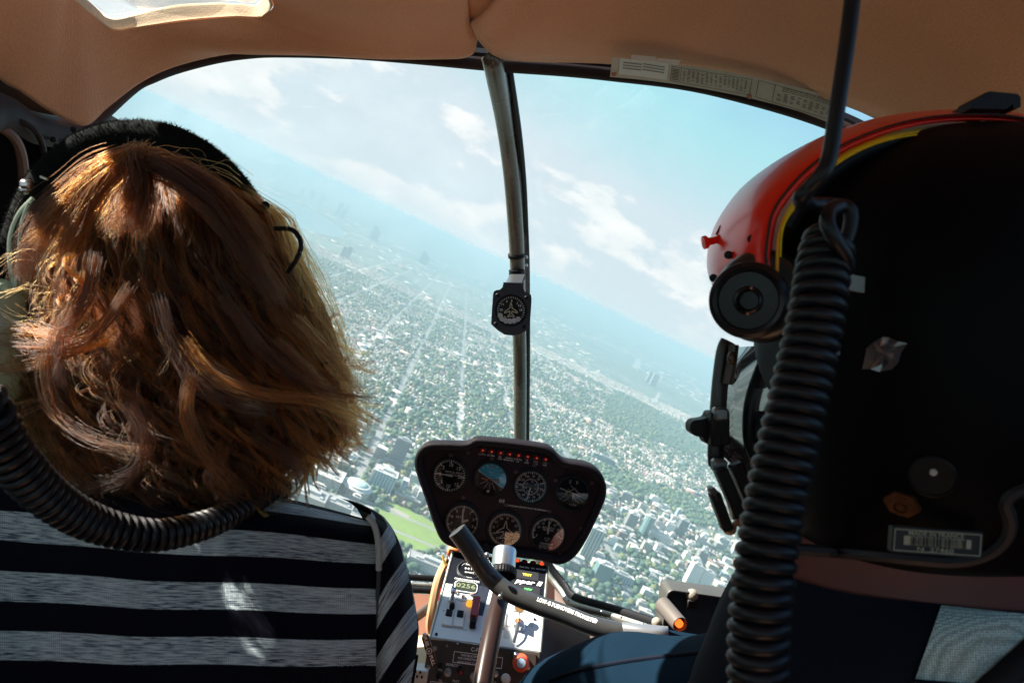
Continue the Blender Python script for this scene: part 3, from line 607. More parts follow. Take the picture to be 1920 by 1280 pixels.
for q in (-2, -1):
    rows.append([o + (o - v3(cen.x, cen.y, o.z)).normalized() * (.004 if q == -1 else .0) + v3(0, .002, .016 if q == -1 else .04) for o in O_])
for k in range(19):
    s = k / 18; row = []
    for o, i in zip(O_, S_):
        p = o.lerp(i, s); puff = min((o - i).length * .10, .02); z = -puff * math.sin(PI * s); p = p + v3(0, 0, z); row.append(p)
    rows.append(row)
mb = MB().grid(rows, closeu=True); mb.build('headliner_pad', FAB, cab, angle=180, smooth=True)
# rolled rim of the skylight: a piping seam and the rim turning up to the opening
rim = MB(); rows = []
for k in range(7):
    s = k / 6; rows.append([i.lerp(e, s) + v3(0, 0, -.007 * math.sin(PI * min(1, s * 1.2))) + v3(0, 0, .002 * (k == 0)) for i, e in zip(S_, E_)])
rows.append([e + (o - e) * .12 + v3(0, 0, .006) for e, o in zip(E_, O_)]); rim.grid(rows, closeu=True); rim.build('skylight_rim', fabric_mat('lit_rim_fabric', (.66, .47, .29)), cab, angle=180)  # rim is the pad's fabric, its sky-lit brightness put into the colour
sk = MB(); sk.add([e + v3(0, 0, .003) for e in E_[::2]], [tuple(range(len(E_[::2])))]); sk.build('skylight_pane', perspex, cab, smooth=False)
# --- right pad
rp = [v3(-.045, -.4, .455), v3(-.042, .2, .455), P(868, -20, .86), P(884, 50, .92), P(903, 84, .96), P(935, 109, .985), P(985, 116, 1.0), P(1060, 118, 1.01), P(1145, 121, 1.01), P(1275, 134, 1.0), P(1400, 152, .99), P(1500, 172, .97), P(1600, 205, .94), P(1700, 250, .90), P(1850, 300, .84), v3(.65, .6, .30), v3(.67, .2, .38), v3(.67, -.4, .42)]
O2 = V3(crs(rp, 8, True)); rows = [[o + v3(0, .002, .03) for o in O2]]; cc = v3(.28, .35, .485)
for k in range(26):
    s = k / 25 * .97; a = (1 - s); zz = math.sin(min(1, s * 1.5) * PI / 2) ** .9
    rows.append([v3(cc.x + (o.x - cc.x) * a, cc.y + (o.y - cc.y) * a, o.z + (cc.z - o.z) * zz * .9 - .012 * math.sin(min(1, s * 5) * PI)) for o in O2])
mb = MB().grid(rows, closeu=True); k = len(mb.v); mb.v.append(tuple(rows[-1][0].lerp(rows[-1][len(O2) // 2], .5))); n2 = len(O2); mb.f += [(k - n2 + i, k - n2 + (i + 1) % n2, k) for i in range(n2)]; mb.m += [0] * n2
mb.build('headliner_pad', FAB, cab, angle=180)
# --- outer roof skin, rear bulkhead, sides, floor (dark shell around the seats)
shell = MB()
shell.box((.34, .20, .52), (.74, 1.3, .012)); shell.box((-.18, .1, .52), (.32, 1.1, .012)); shell.box((-.5, -.1, .52), (.4, .9, .012))
shell.box((0, -.62, -.65), (1.6, .03, .8)); shell.box((0, -.62, .35), (1.6, .03, .34)); shell.box((.74, .25, -.55), (.03, 1.8, .9)); shell.box((.74, 1.0, .13), (.03, .3, .46)); shell.box((-.74, 0, -.55), (.03, 1.3, .9)); shell.box((-.74, .56, .15), (.03, .18, .54))  # unseen left post, its height shaped to keep sun off the shirt
shell.build('cabin_shell', frame_m, cab, smooth=False)
fl = MB(); fl.box((0, .35, -1.02), (1.5, 2.0, .03)); fl.build('floor_pan', mat('tan_floor_carpet', (.34, .19, .11), .95, bump=.3, bscale=400, var=.2, vscale=20), cab, smooth=False)
# --- window frames
L = [(150, 262, .93), (190, 222, .955), (250, 168, .99), (285, 150, 1.0), (330, 133, 1.02), (400, 115, 1.04), (460, 106, 1.05), (520, 103, 1.05), (650, 106, 1.05), (760, 114, 1.05), (900, 127, 1.05), (960, 132, 1.05), (1060, 139, 1.05), (1150, 148, 1.05), (1300, 167, 1.04), (1450, 204, 1.02), (1560, 240, 1.0), (1640, 277, .98), (1760, 340, .95), (1900, 430, .92)]
fr = MB(); pth = V3(crs([P(x, y - 8, d) for x, y, d in L], 6)); fr.tube(pth, .0105, 10, up=(0, 0, 1), flat=.8); fr.build('roof_frame', frame_m, cab)
fr = MB(); fr.tube([p + v3(0, .004, .014) for p in pth[32:]], .011, 8, up=(0, 0, 1)); fr.build('frame_seal', blackp, cab)
fr = MB(); fr.box(P(903, 84, 1.06), (.11, .012, .055), Matrix.Rotation(.06, 4, 'Y'), bev=.004); fr.build('roof_gusset', blackp, cab)
dl = V3(crs([P(176, 236, .93), P(120, 247, .88), P(60, 238, .82), P(0, 208, .76), P(-120, 235, .68), v3(-.70, .5, .20), v3(-.73, 0, .16)], 8))
fr = MB(); fr.tube(dl, .020, 12, up=(0, 0, 1), flat=.5); fr.build('door_frame', frame_m, cab)
pl = V3(crs([P(168, 240, .95), P(140, 272, .96), P(112, 330, .98), P(80, 410, 1.0), P(50, 520, 1.02), P(10, 700, 1.04), P(-30, 1000, 1.0)], 8))
fr = MB(); fr.tube(pl, .026, 12, up=(0, 0, 1), flat=.6); fr.build('front_pillar', frame_m, cab)
for (x, y) in [(72, 252), (138, 243), (30, 238), (100, 262)]: MB().ell(P(x, y, .80 + x * .0004), (.004, .003, .004), nu=10, nv=6).build('rivet', frame_m, cab)
dr = V3(crs([P(-60, 232, .74), P(-10, 236, .76), P(24, 256, .78), P(40, 290, .80), P(45, 340, .82), P(44, 420, .85), P(40, 560, .9)], 8))
fr = MB(); fr.tube(dr, .0055, 8); fr.build('door_window_trim', mat('worn_brown_trim', (.16, .085, .06), .4), cab)
fr = MB(); fr.tube([p + v3(.012, .02, .012) for p in dr], .0035, 8); fr.build('door_window_seal', frame_m, cab)
fr = MB(); fr.box((-.755, .95, -.13), (.02, .9, 1.10)); fr.add([P(150, 262, 1.0), P(-120, 200, .80), P(-300, 900, .85), P(10, 900, 1.1)], [(0, 1, 2, 3)]); fr.add([P(150, 262, 1.02), P(-120, 200, .82), P(-300, 900, .87), P(10, 900, 1.12)], [(3, 2, 1, 0)]); fr.build('door_panel', mat('black_door_lining', (.004, .0035, .004), .8, spec=.03), cab, smooth=False)
fr = MB(); fr.tube(V3(crs([P(170, 232, .97), P(90, 222, .9), P(0, 158, .84), P(-60, 120, .80)], 6)), .028, 8, up=(0, 0, 1)); fr.build('door_seal', blackp, cab)
# --- centre post
cp = V3(crs([P(922, 108, 1.0), P(927, 130, 1.02), P(946, 230, 1.17), P(958, 320, 1.28), P(966, 420, 1.37), P(970, 500, 1.43), P(973, 600, 1.52), P(975, 700, 1.62), P(975, 840, 1.76)], 8))
post = MB(); post.tube(cp, [.0155] * len(cp), 20); postm = mat('olive_brown_gloss_tube', (.085, .072, .055), .26, spec=.6, var=.2, vscale=20); po = post.build('centre_post', postm, cab)
fr = MB(); fr.tube(V3(crs([P(952, 118, 1.06), P(957, 150, 1.08), P(972, 250, 1.2), P(981, 340, 1.32), P(985, 420, 1.42), P(988, 500, 1.50), P(989, 620, 1.58), P(989, 700, 1.66), P(988, 840, 1.82)], 8)), .0065, 8); fr.build('windshield_joint', blackp, cab)
fr = MB(); fr.tube([P(968, 476, 1.41), P(968.5, 482, 1.413)], .0175, 20); fr.tube([P(969, 506, 1.425), P(969.5, 524, 1.43)], .0168, 20); fr.build('post_collar', blackp, cab)
for (x, y) in [(987, 482), (987, 497)]: MB().ell(P(x, y, 1.40), (.0035, .004, .0035), nu=10, nv=8).build('rivet', steel, cab)
# --- lower windshield frames and kick panels
def bar(path, w, m, name, flat=.5, up=(0, 0, 1), n=8): q = MB(); q.tube(V3(crs([P(*p) for p in path], 4)), w, n, up=up, flat=flat); return q.build(name, m, cab)
bar([(480, 1065, 1.75), (700, 1078, 1.75), (845, 1086, 1.75)], .0085, blackp, 'frame_seal'); bar([(480, 1080, 1.73), (700, 1092, 1.73), (845, 1099, 1.73)], .006, alum, 'lower_frame'); bar([(480, 1088, 1.72), (700, 1101, 1.72), (845, 1109, 1.72)], .008, blackp, 'frame_seal')
bar([(1018, 1040, 1.66), (1036, 1068, 1.65), (1060, 1098, 1.62), (1078, 1119, 1.58), (1150, 1141, 1.50), (1240, 1170, 1.38), (1330, 1198, 1.28), (1420, 1225, 1.2)], .0095, blackp, 'frame_seal', .6)
bar([(1006, 1046, 1.64), (1024, 1074, 1.63), (1050, 1106, 1.60), (1071, 1131, 1.56), (1145, 1153, 1.48), (1236, 1183, 1.36), (1330, 1212, 1.26)], .0068, alum, 'lower_frame', .5)
for (x, y, d) in [(1058, 1090, 1.58), (1066, 1124, 1.54), (1128, 1146, 1.47), (1165, 1156, 1.43), (1205, 1169, 1.38)]: MB().ell(P(x, y, d), (.003, .003, .003), nu=8, nv=6).build('rivet', steel, cab)
kick = MB(); kick.grid([[P(480, 1096, 1.71), P(700, 1108, 1.71), P(850, 1116, 1.71)], [P(480, 1200, 1.60), P(700, 1200, 1.60), P(850, 1180, 1.64)], [P(480, 1290, 1.40), P(700, 1290, 1.40), P(850, 1290, 1.42)], [P(480, 1500, 1.2), P(700, 1500, 1.2), P(850, 1500, 1.2)]])
brown = mat('orange_brown_panel', (.17, .058, .024), .6, bump=.2, bscale=300, var=.25, vscale=14); kick.build('kick_panel', brown, cab)
kick = MB(); kick.grid([[P(1000, 1050, 1.64), P(1040, 1098, 1.62), P(1070, 1138, 1.57), P(1145, 1160, 1.49), P(1240, 1190, 1.37), P(1420, 1240, 1.22)], [P(1000, 1130, 1.60), P(1040, 1160, 1.58), P(1070, 1180, 1.5), P(1145, 1200, 1.42), P(1240, 1220, 1.3), P(1420, 1280, 1.18)], [P(1000, 1320, 1.3), P(1040, 1320, 1.3), P(1070, 1320, 1.3), P(1145, 1320, 1.3), P(1240, 1320, 1.25), P(1420, 1360, 1.1)]]); kick.build('kick_panel', mat('dark_brown_panel', (.060, .022, .015), .6, var=.3, vscale=10), cab)
bar([(772, 1162, 1.60), (808, 1135, 1.62), (842, 1100, 1.64)], .012, mat('grey_conduit', (.10, .085, .08), .5), 'conduit')
fr = MB(); fr.box(P(768, 1228, 1.36), (.10, .16, .012), Matrix.Rotation(math.radians(-6), 4, 'Y'), bev=.004); fr.build('floor_board', mat('cream_floor_board', (.62, .44, .28), .7, var=.15, vscale=20), cab)
fr = MB(); fr.box(P(775, 1262, 1.26), (.055, .03, .03), Matrix.Rotation(math.radians(8), 4, 'Y'), bev=.002); fr.build('connector_block', mat('white_nylon', (.7, .7, .66), .5), cab)
for (i, j) in [(0, 0), (1, 0), (2, 0), (0, 1), (1, 1), (2, 1)]: q = MB(); q.lathe([(.0022, 0), (.0022, -.002), (0, -.002)], c=P(770 + i * 9 + j * 3, 1257 + j * 9 + i, 1.243), n=8); q.build('connector_hole', blackp, cab)
# --- windshield: two curved panes meeting behind the post
def top_y(px):
    xs = [l[0] for l in L]; return float(np.interp(px, [100] + xs, [300] + [l[1] for l in L])), float(np.interp(px, [100] + xs, [.92] + [l[2] for l in L]))
def bot_y(px):
    return float(np.interp(px, [60, 480, 845, 960, 1030, 1078, 1240, 1420, 1900], [1000, 1064, 1085, 1085, 1060, 1118, 1168, 1224, 1330])), float(np.interp(px, [60, 480, 845, 1030, 1078, 1240, 1420, 1900], [1.5, 1.76, 1.76, 1.67, 1.6, 1.4, 1.22, .95]))
for (a, b) in ((110, 984), (984, 1900)):
    rows = []
    for i in range(25):
        px = a + (b - a) * i / 24; (y0, d0), (y1, d1) = top_y(px), bot_y(px); row = []
        for j in range(25):
            t = j / 24; d = d0 + (d1 - d0) * t ** .8 + .10 * math.sin(PI * t) * (1 - abs(px - 984) / 1600); row.append(P(px, y0 + (y1 - y0) * t - 3 * (1 - t), d + .035))
        rows.append(row)
    MB().grid(rows).build('windshield_pane', perspex, cab, angle=180)

# ================================================================ COMPASS on the post
def plane_frame(A, B, C):
    """frame of a flat panel: A->B is its right, A->C points down its face"""
    X = (B - A).normalized(); D = (C - A); Z = -(D - D.dot(X) * X).normalized(); Y = Z.cross(X); return Matrix((X, Y, Z)).transposed()
class Panel:
    def __init__(s, o, R_): s.o = Vector(o); s.R = R_; s.Ri = R_.inverted(); s.n = R_ @ v3(0, 1, 0)
    def L(s, px, py, y=0.):
        d = P(px, py, 1.); o = s.o + s.n * y; t = o.dot(s.n) / d.dot(s.n); q = s.Ri @ (d * t - s.o); return v3(q.x, y, q.z)
    def xz(s, px, py): q = s.L(px, py); return (q.x, q.z)
ROLL = Matrix.Rotation(math.radians(8), 3, 'Y')
white = mat('white_marking', (.90, .90, .86), .6); dialm = mat('black_dial', (.010, .009, .011), .5); orange = mat('orange_marking', (.75, .16, .03), .6); yellow = mat('yellow_marking', (.72, .55, .06), .6); green = mat('green_marking', (.10, .50, .14), .6); redm = mat('red_marking', (.6, .05, .03), .6); cream = mat('cream_marking', (.62, .55, .38), .6)
crinkle = mat('black_crinkle_paint', (.009, .006, .009), .6, spec=.15, bump=.5, bscale=900, var=.2, vscale=15)
def ticks(mb, n, r0, r1, w, a0=0., a1=2 * PI, y=0., mi=0, every=None, long=0., c=(0, 0)):
    for k in range(n):
        a = a0 + (a1 - a0) * k / (n if abs(a1 - a0 - 2 * PI) < 1e-3 else n - 1); q = r0 - (long if every and k % every == 0 else 0); ww = w * (1.5 if every and k % every == 0 else 1)
        dx, dz = math.sin(a), math.cos(a); nx, nz = dz * ww / 2, -dx * ww / 2
        mb.add([(c[0] + dx * q + nx, y, c[1] + dz * q + nz), (c[0] + dx * q - nx, y, c[1] + dz * q - nz), (c[0] + dx * r1 - nx, y, c[1] + dz * r1 - nz), (c[0] + dx * r1 + nx, y, c[1] + dz * r1 + nz)], [(0, 1, 2, 3)], mi)
def band(mb, r0, r1, a0, a1, y, mi=0, c=(0, 0), n=24):
    for k in range(n):
        A, B = a0 + (a1 - a0) * k / n, a0 + (a1 - a0) * (k + 1) / n
        mb.add([(c[0] + r * math.sin(a), y, c[1] + r * math.cos(a)) for r, a in ((r0, A), (r0, B), (r1, B), (r1, A))], [(0, 1, 2, 3)], mi)
def needle(mb, c, a, l, w, y, mi=0, tail=0.):
    dx, dz = math.sin(a), math.cos(a); nx, nz = dz * w / 2, -dx * w / 2
    p = lambda s_, q: (c[0] + dx * s_ + nx * q, y, c[1] + dz * s_ + nz * q)
    mb.add([p(-tail, 1), p(-tail, -1), p(l * .8, -.8), p(l, 0), p(l * .8, .8)], [(0, 1, 2, 3, 4)], mi)
def plane_icon(mb, c, s, y, mi=0, w=.10):
    o = [(0, 1), (.13, .55), (.15, .25), (.85, -.25), (.85, -.42), (.15, -.18), (.12, -.55), (.42, -.82), (.42, -.95), (0, -.82)]
    o = o + [(-x, z) for x, z in o[::-1][1:-1]]
    for i in range(len(o)):
        a, b = Vector((*o[i], 0)), Vector((*o[(i + 1) % len(o)], 0)); d = (b - a).normalized(); n_ = Vector((-d.y, d.x, 0)) * w / 2; a -= d * w * .3; b += d * w * .3
        mb.add([(c[0] + q.x * s, y, c[1] + q.y * s) for q in (a - n_, a + n_, b + n_, b - n_)], [(0, 1, 2, 3)], mi)
S5 = 1 / 5.82
pn = Panel(P(958, 582, 1.34), Matrix.Identity(3))
cm = thing('compass', 'small black aircraft compass hanging on the centre post of the windshield', 'compass', P(958, 582, 1.34), Matrix.Identity(3))
ol = [(490, 520), (705, 535), (705, 590), (722, 622), (760, 640), (788, 655), (796, 700), (790, 800), (775, 1000), (740, 1045), (670, 1085), (600, 1100), (500, 1088), (430, 1045), (385, 1005), (355, 975), (362, 850), (375, 650), (385, 620), (410, 606), (450, 600), (478, 575)]
o2 = [pn.xz(860 + x * S5, 440 + y * S5) for x, y in ol]; cb = MB(); cb.prism(o2, -.004, .03); cb.prism([(x * .93, z * .93) for x, z in o2], .03, .045); cb.build('case', mat('compass_black_enamel', (.016, .014, .022), .38), cm, smooth=False)
q = MB(); q.lathe([(.0315, -.0045), (.0315, -.008), (.0295, -.008), (.0285, -.005)], n=36); q.build('bezel', blackp, cm); q = MB(); q.lathe([(.0, -.0052), (.029, -.0052)], n=36); q.build('dial', dialm, cm)
q = MB(); ticks(q, 36, .0235, .0272, .0008, y=-.0058)
for a, t in ((-25, '3'), (5, '6'), (62, '12'), (88, '15'), (-88, '33'), (160, '21'), (-160, '24')): q.text(t, (.0190 * math.sin(math.radians(a)), -.0058, .0190 * math.cos(math.radians(a))), .0062)
for (x, z) in [(-.018, -.017), (-.010, -.021), (-.002, -.021), (.006, -.020), (.014, -.017), (-.021, -.010)]: q.lathe([(0, 0), (.0052, 0)], c=(x, -.0062, z), n=10)
q.build('markings', white, cm); q = MB(); plane_icon(q, (0, .001), .0145, -.0066, w=.12); q.text('E', (.0125, -.006, .0135), .0062); q.text('N', (-.016, -.006, .0115), .0062); q.lathe([(0, 0), (.0028, 0)], c=(-.012, -.0068, -.014), n=8); q.build('aeroplane_symbol', cream, cm)
for (x, y) in [(425, 663), (740, 690), (405, 975), (715, 1005)]: c = pn.L(860 + x * S5, 440 + y * S5); q = MB(); q.lathe([(.0042, 0), (.0042, -.002), (.003, -.003), (0, -.003)], c=(c.x, -.004, c.z), n=12); q.build('screw', blackp, cm)
q = MB(); q.add([pn.L(948, 529, .0), pn.L(978, 530, .0), pn.L(984, 514, .04), pn.L(956, 514, .04)], [(0, 1, 2, 3)]); q.add([pn.L(948, 531, .003), pn.L(978, 532, .003), pn.L(984, 516, .043), pn.L(956, 516, .043)], [(3, 2, 1, 0)]); q.build('bracket', steel, cm, smooth=False)

# ================================================================ INSTRUMENT PANEL
PO = P(958, 942, 1.5); pn = Panel(PO, ROLL); s15 = 1.5 / FPX
ip = thing('instrument_panel', 'black instrument pod with seven round gauges and a row of red lights', 'instrument panel', PO, ROLL)
ol = [(779, 868), (784, 846), (797, 833), (815, 829), (845, 829), (868, 830), (882, 827), (893, 821), (930, 823), (985, 829), (1022, 835), (1036, 842), (1047, 854), (1060, 862), (1085, 866), (1108, 872), (1125, 885), (1134, 905), (1134, 928), (1124, 955), (1110, 985), (1096, 1012), (1080, 1036), (1064, 1049), (1045, 1054), (1015, 1047), (940, 1037), (870, 1027), (845, 1020), (828, 1008), (815, 980), (800, 935), (787, 898)]
oo = [Vector(v) for v in resample(list(crs([(*pn.xz(x, y), 0) for x, y in ol], 6, True)) + [Vector((*pn.xz(*ol[0]), 0))], 160)[:-1]]
cx_ = sum((p for p in oo), Vector()) / len(oo)
def inset(k):
    out = []
    for i, p in enumerate(oo):
        t = (oo[(i + 2) % len(oo)] - oo[i - 2]).normalized(); n_ = Vector((-t.y, t.x, 0)); n_ = n_ if (cx_ - p).dot(n_) > 0 else -n_; out.append(p + n_ * k)
    return out
def ring_(k, y): return [v3(p.x, y, p.y) for p in inset(k)]
h = MB(); h.grid([ring_(.030, .085), ring_(.006, .06), ring_(-.001, .03), ring_(-.001, -.010), ring_(.001, -.0145), ring_(.005, -.016), ring_(.012, -.014), ring_(.0155, -.009), ring_(.017, .0)], closeu=True)
k = len(h.v); n = len(oo); h.f.append(tuple(range(n))); h.m.append(0); h.build('housing', crinkle, ip, angle=60)
h = MB(); h.add(ring_(.0165, .001), [tuple(range(n))]); h.build('face_plate', mat('panel_face_paint', (.022, .010, .013), .5, spec=.15, bump=.2, bscale=900, var=.15, vscale=12), ip, smooth=False)
glass_r = []
def gauge(px, py, r, name):
    c = pn.L(px, py); R0 = r * s15; g = bpy.data.objects.new(name, None); COL.objects.link(g); g.parent = ip; g.location = (c.x, -.0, c.z); BASE[g] = v3(0, 0, 0)
    MB().lathe([(R0 * 1.16, 0), (R0 * 1.16, -.003), (R0 * 1.10, -.005), (R0 * 1.0, -.005), (R0 * .97, -.001)], n=40).build('bezel', blackp, g)
    MB().lathe([(0, -.0008), (R0, -.0008)], n=40).build('dial', dialm, g)
    MB().lathe([(0, -.0042), (R0 * .99, -.0042)], n=32).build('glass', gglass, g)
    return g, R0
D = math.radians
g, R0 = gauge(843, 891, 30, 'vertical_speed_gauge'); g['label'] = 'gauge with a white needle pointing left, numbers 10 and 20'; q = MB()
ticks(q, 40, R0 * .86, R0 * .97, R0 * .05, y=-.0014, every=5, long=R0 * .08)
for t, a, k in (('10', 0, .66), ('20', 90, .66), ('10', 180, .66), ('5', -45, .62), ('5', -135, .62), ('15', 45, .7), ('15', 135, .7), ('0', -90, .6)): q.text(t, (R0 * k * math.sin(D(a)), -.0014, R0 * k * math.cos(D(a))), R0 * .30)
q.text('VERTICAL SPEED', (R0 * .22, -.0014, R0 * .22), R0 * .15); q.text('100 FEET PER MIN', (R0 * .22, -.0014, R0 * .06), R0 * .12); q.build('markings', white, g); q = MB(); needle(q, (0, 0), D(-86), R0 * .9, R0 * .09, -.0022, tail=R0 * .2); q.build('needle', white, g)
g, R0 = gauge(920, 898, 30, 'attitude_indicator'); g['label'] = 'round horizon gauge, bright blue above and brown below'; q = MB()
tl = D(-27); A = [(R0 * .97 * math.cos(a), R0 * .97 * math.sin(a)) for a in [tl + PI * k / 20 for k in range(21)]]; q.add([(x, -.0012, z - .0) for x, z in A], [tuple(range(21))]); q.build('sky_half', mat('sky_blue_dial', (.04, .55, .78), .4), g)
q = MB(); A = [(R0 * .97 * math.cos(a), R0 * .97 * math.sin(a)) for a in [tl + PI + PI * k / 20 for k in range(21)]]; q.add([(x, -.0012, z) for x, z in A], [tuple(range(21))]); q.build('ground_half', mat('brown_black_dial', (.035, .015, .014), .5), g)
q = MB(); q.add([(x, -.0016, z) for x, z in ((-R0 * .95 * math.cos(tl), -R0 * .95 * math.sin(tl) + .0006), (R0 * .95 * math.cos(tl), R0 * .95 * math.sin(tl) + .0006), (R0 * .95 * math.cos(tl), R0 * .95 * math.sin(tl) - .0006), (-R0 * .95 * math.cos(tl), -R0 * .95 * math.sin(tl) - .0006))], [(0, 1, 2, 3)])
ticks(q, 7, R0 * .78, R0 * .95, R0 * .04, D(-60), D(60), -.0017)
for kz in (.25, .42): q.add([(-R0 * .15, -.0017, R0 * kz), (R0 * .15, -.0017, R0 * kz), (R0 * .15, -.0017, R0 * kz + .0007), (-R0 * .15, -.0017, R0 * kz + .0007)], [(0, 1, 2, 3)])
ticks(q, 5, R0 * .2, R0 * .75, R0 * .02, D(120), D(240), -.0017); q.build('markings', white, g)
q = MB(); q.box((-R0 * .38, -.0024, -R0 * .02), (R0 * .42, .0006, R0 * .08), Matrix.Rotation(D(8), 4, 'Y')); q.box((R0 * .38, -.0024, -R0 * .02), (R0 * .42, .0006, R0 * .08), Matrix.Rotation(D(-8), 4, 'Y')); q.lathe([(0, 0), (R0 * .07, 0)], c=(0, -.0026, 0), n=10); q.add([(-R0 * .1, -.0024, R0 * .72), (R0 * .1, -.0024, R0 * .72), (0, -.0024, R0 * .88)], [(0, 1, 2)]); q.build('aircraft_bar', mat('orange_bar', (.85, .20, .04), .5), g, smooth=False)
q = MB(); q.box((0, -.0028, -R0 * .78), (R0 * .75, .001, R0 * .36), bev=.001); q.build('slip_window', blackp, g); q = MB(); q.lathe([(0, 0), (R0 * .09, 0)], c=(-.002, -.0036, -R0 * .74), n=10); q.build('slip_ball', white, g)
g, R0 = gauge(995, 912, 30, 'airspeed_gauge'); g['label'] = 'airspeed gauge with two number rings and a green and yellow rim'; q = MB(); ticks(q, 44, R0 * .84, R0 * .95, R0 * .045, y=-.0014, every=4, long=R0 * .05); ticks(q, 36, R0 * .44, R0 * .52, R0 * .045, y=-.0014)
for i, t in enumerate(['20', '30', '40', '50', '60', '70', '80', '90', '100', '110', '120', '130']): a = D(8 + i * 29.5); q.text(t, (R0 * .68 * math.sin(a), -.0014, R0 * .68 * math.cos(a)), R0 * .19)
for i, t in enumerate(['20', '40', '60', '80', '100', '120', '140']): a = D(10 + i * 49); q.text(t, (R0 * .33 * math.sin(a), -.0014, R0 * .33 * math.cos(a)), R0 * .13)
q.build('markings', white, g); q = MB(); band(q, R0 * .95, R0 * .99, D(0), D(210), -.0013); q.build('green_arc', green, g); q = MB(); band(q, R0 * .95, R0 * .99, D(210), D(330), -.0013); q.build('yellow_arc', cream, g); q = MB(); needle(q, (0, -R0 * .05), D(190), R0 * .9, R0 * .09, -.0022); q.build('needle', white, g)
g, R0 = gauge(1073, 924, 30, 'dual_tachometer'); g['label'] = 'double tachometer marked E and R with crossed pale needles'; q = MB(); q.text('E', (-R0 * .22, -.0014, R0 * .68), R0 * .28); q.text('R', (R0 * .22, -.0014, R0 * .68), R0 * .28); q.text('% RPM', (R0 * .12, -.0014, -R0 * .72), R0 * .16)
for sg in (-1, 1):
    for k in range(7): q.text(str(110 - k * 10), (sg * R0 * (.25 + .0 * k + .018 * k * k), -.0014, R0 * (.22 - .13 * k)), R0 * .10)
    band(q, R0 * .62, R0 * .65, D(200 if sg > 0 else 100), D(260 if sg > 0 else 160), -.0014, c=(sg * R0 * .72, R0 * .05))
q.build('markings', cream, g); q = MB(); needle(q, (-R0 * .8, R0 * .22), D(104), R0 * 1.6, R0 * .07, -.0026); needle(q, (R0 * .5, 0), D(-55), R0 * .9, R0 * .05, -.0022); needle(q, (-R0 * .45, -R0 * .05), D(58), R0 * .8, R0 * .05, -.0022); q.build('needle', cream, g)
g, R0 = gauge(867, 977, 31, 'altimeter'); g['label'] = 'altimeter behind the end of the control bar'; q = MB(); ticks(q, 50, R0 * .86, R0 * .96, R0 * .045, y=-.0014, every=5, long=R0 * .07)
for i in range(10): a = D(i * 36); q.text(str(i), (R0 * .68 * math.sin(a), -.0014, R0 * .68 * math.cos(a)), R0 * .24)
q.text('ALT', (-R0 * .25, -.0014, R0 * .25), R0 * .2); q.build('markings', white, g); q = MB(); needle(q, (0, 0), D(-4), R0 * .85, R0 * .1, -.0022, tail=R0 * .1); needle(q, (0, 0), D(68), R0 * .4, R0 * .16, -.0024); q.build('needle', white, g)
g, R0 = gauge(947, 992, 31, 'heading_gauge'); g['label'] = 'heading gauge with an outlined aeroplane in its middle'; q = MB(); ticks(q, 72, R0 * .86, R0 * .97, R0 * .034, y=-.0014, every=2, long=R0 * .04)
for i, t in enumerate(['N', '30', '33', 'N', '3', '6', 'E', '12', '15', 'S', '21', '24']): a = D(4 + i * 30); q.text(t, (R0 * .70 * math.sin(a), -.0014, R0 * .70 * math.cos(a)), R0 * .20)
plane_icon(q, (0, -R0 * .02), R0 * .56, -.0022, w=.09); q.build('markings', white, g)
g, R0 = gauge(1027, 1000, 31, 'manifold_pressure_gauge'); g['label'] = 'pressure gauge with a yellow arc, a thick pale arc and the word CAUTION'; q = MB(); ticks(q, 36, R0 * .84, R0 * .96, R0 * .045, D(-112), D(100), -.0014, every=5, long=R0 * .05)
for t, a in (('5', -105), ('10', -62), ('15', -32), ('20', 2), ('25', 32), ('30', 62), ('35', 98)): q.text(t, (R0 * .68 * math.sin(D(a)), -.0014, R0 * .68 * math.cos(D(a))), R0 * .18)
q.text('MANIFOLD', (0, -.0014, R0 * .36), R0 * .15); q.text('PRESSURE', (0, -.0014, R0 * .22), R0 * .15); q.text('IN. HG', (0, -.0014, -R0 * .28), R0 * .11); q.text('ALG.', (0, -.0014, -R0 * .40), R0 * .11); q.text('CAUTION', (0, -.0014, -R0 * .62), R0 * .17); q.text('DO NOT EXCEED', (0, -.0014, -R0 * .76), R0 * .11); q.text('MAP TABLE LIMITS', (0, -.0014, -R0 * .87), R0 * .10)
q.build('markings', white, g); q = MB(); band(q, R0 * .90, R0 * .97, D(0), D(42), -.0013); q.build('yellow_arc', yellow, g); q = MB(); band(q, R0 * .80, R0 * .96, D(62), D(92), -.0013); q.build('pale_arc', mat('salmon_marking', (.70, .42, .28), .6), g); q = MB(); needle(q, (0, 0), D(0), R0 * .85, R0 * .09, -.0022); q.build('needle', white, g)
redlens = mat('dark_red_lens', (.30, .012, .010), .15, spec=.7); redlit = mat('lit_red_lens', (.6, .03, .01), .3, emis=(1, .10, .02), estr=.22)
for i in range(8):
    c = pn.L(904.5 + i * 16.9, 843 + i * 2.4); q = MB(); q.lathe([(.0066, 0), (.0066, -.003), (.0055, -.004), (.0052, -.002)], c=(c.x, 0, c.z), n=16); wl = q.build('warning_light', mat('red_brown_collar', (.10, .015, .012), .4), ip); q = MB(); q.lathe([(.0052, -.002), (.004, -.0045), (0, -.0055)], c=(c.x, 0, c.z), n=14); q.build('lens', redlens, wl); q = MB(); q.ell((c.x + .001, -.0056, c.z), (.0016, .0008, .0016), nu=8, nv=5); q.build('glint', mat('painted_red_glint', (.8, .08, .04), .2, emis=(1, .1, .05), estr=.10), wl)  # glint: a highlight put on each lens as a small glowing dot
q = MB()
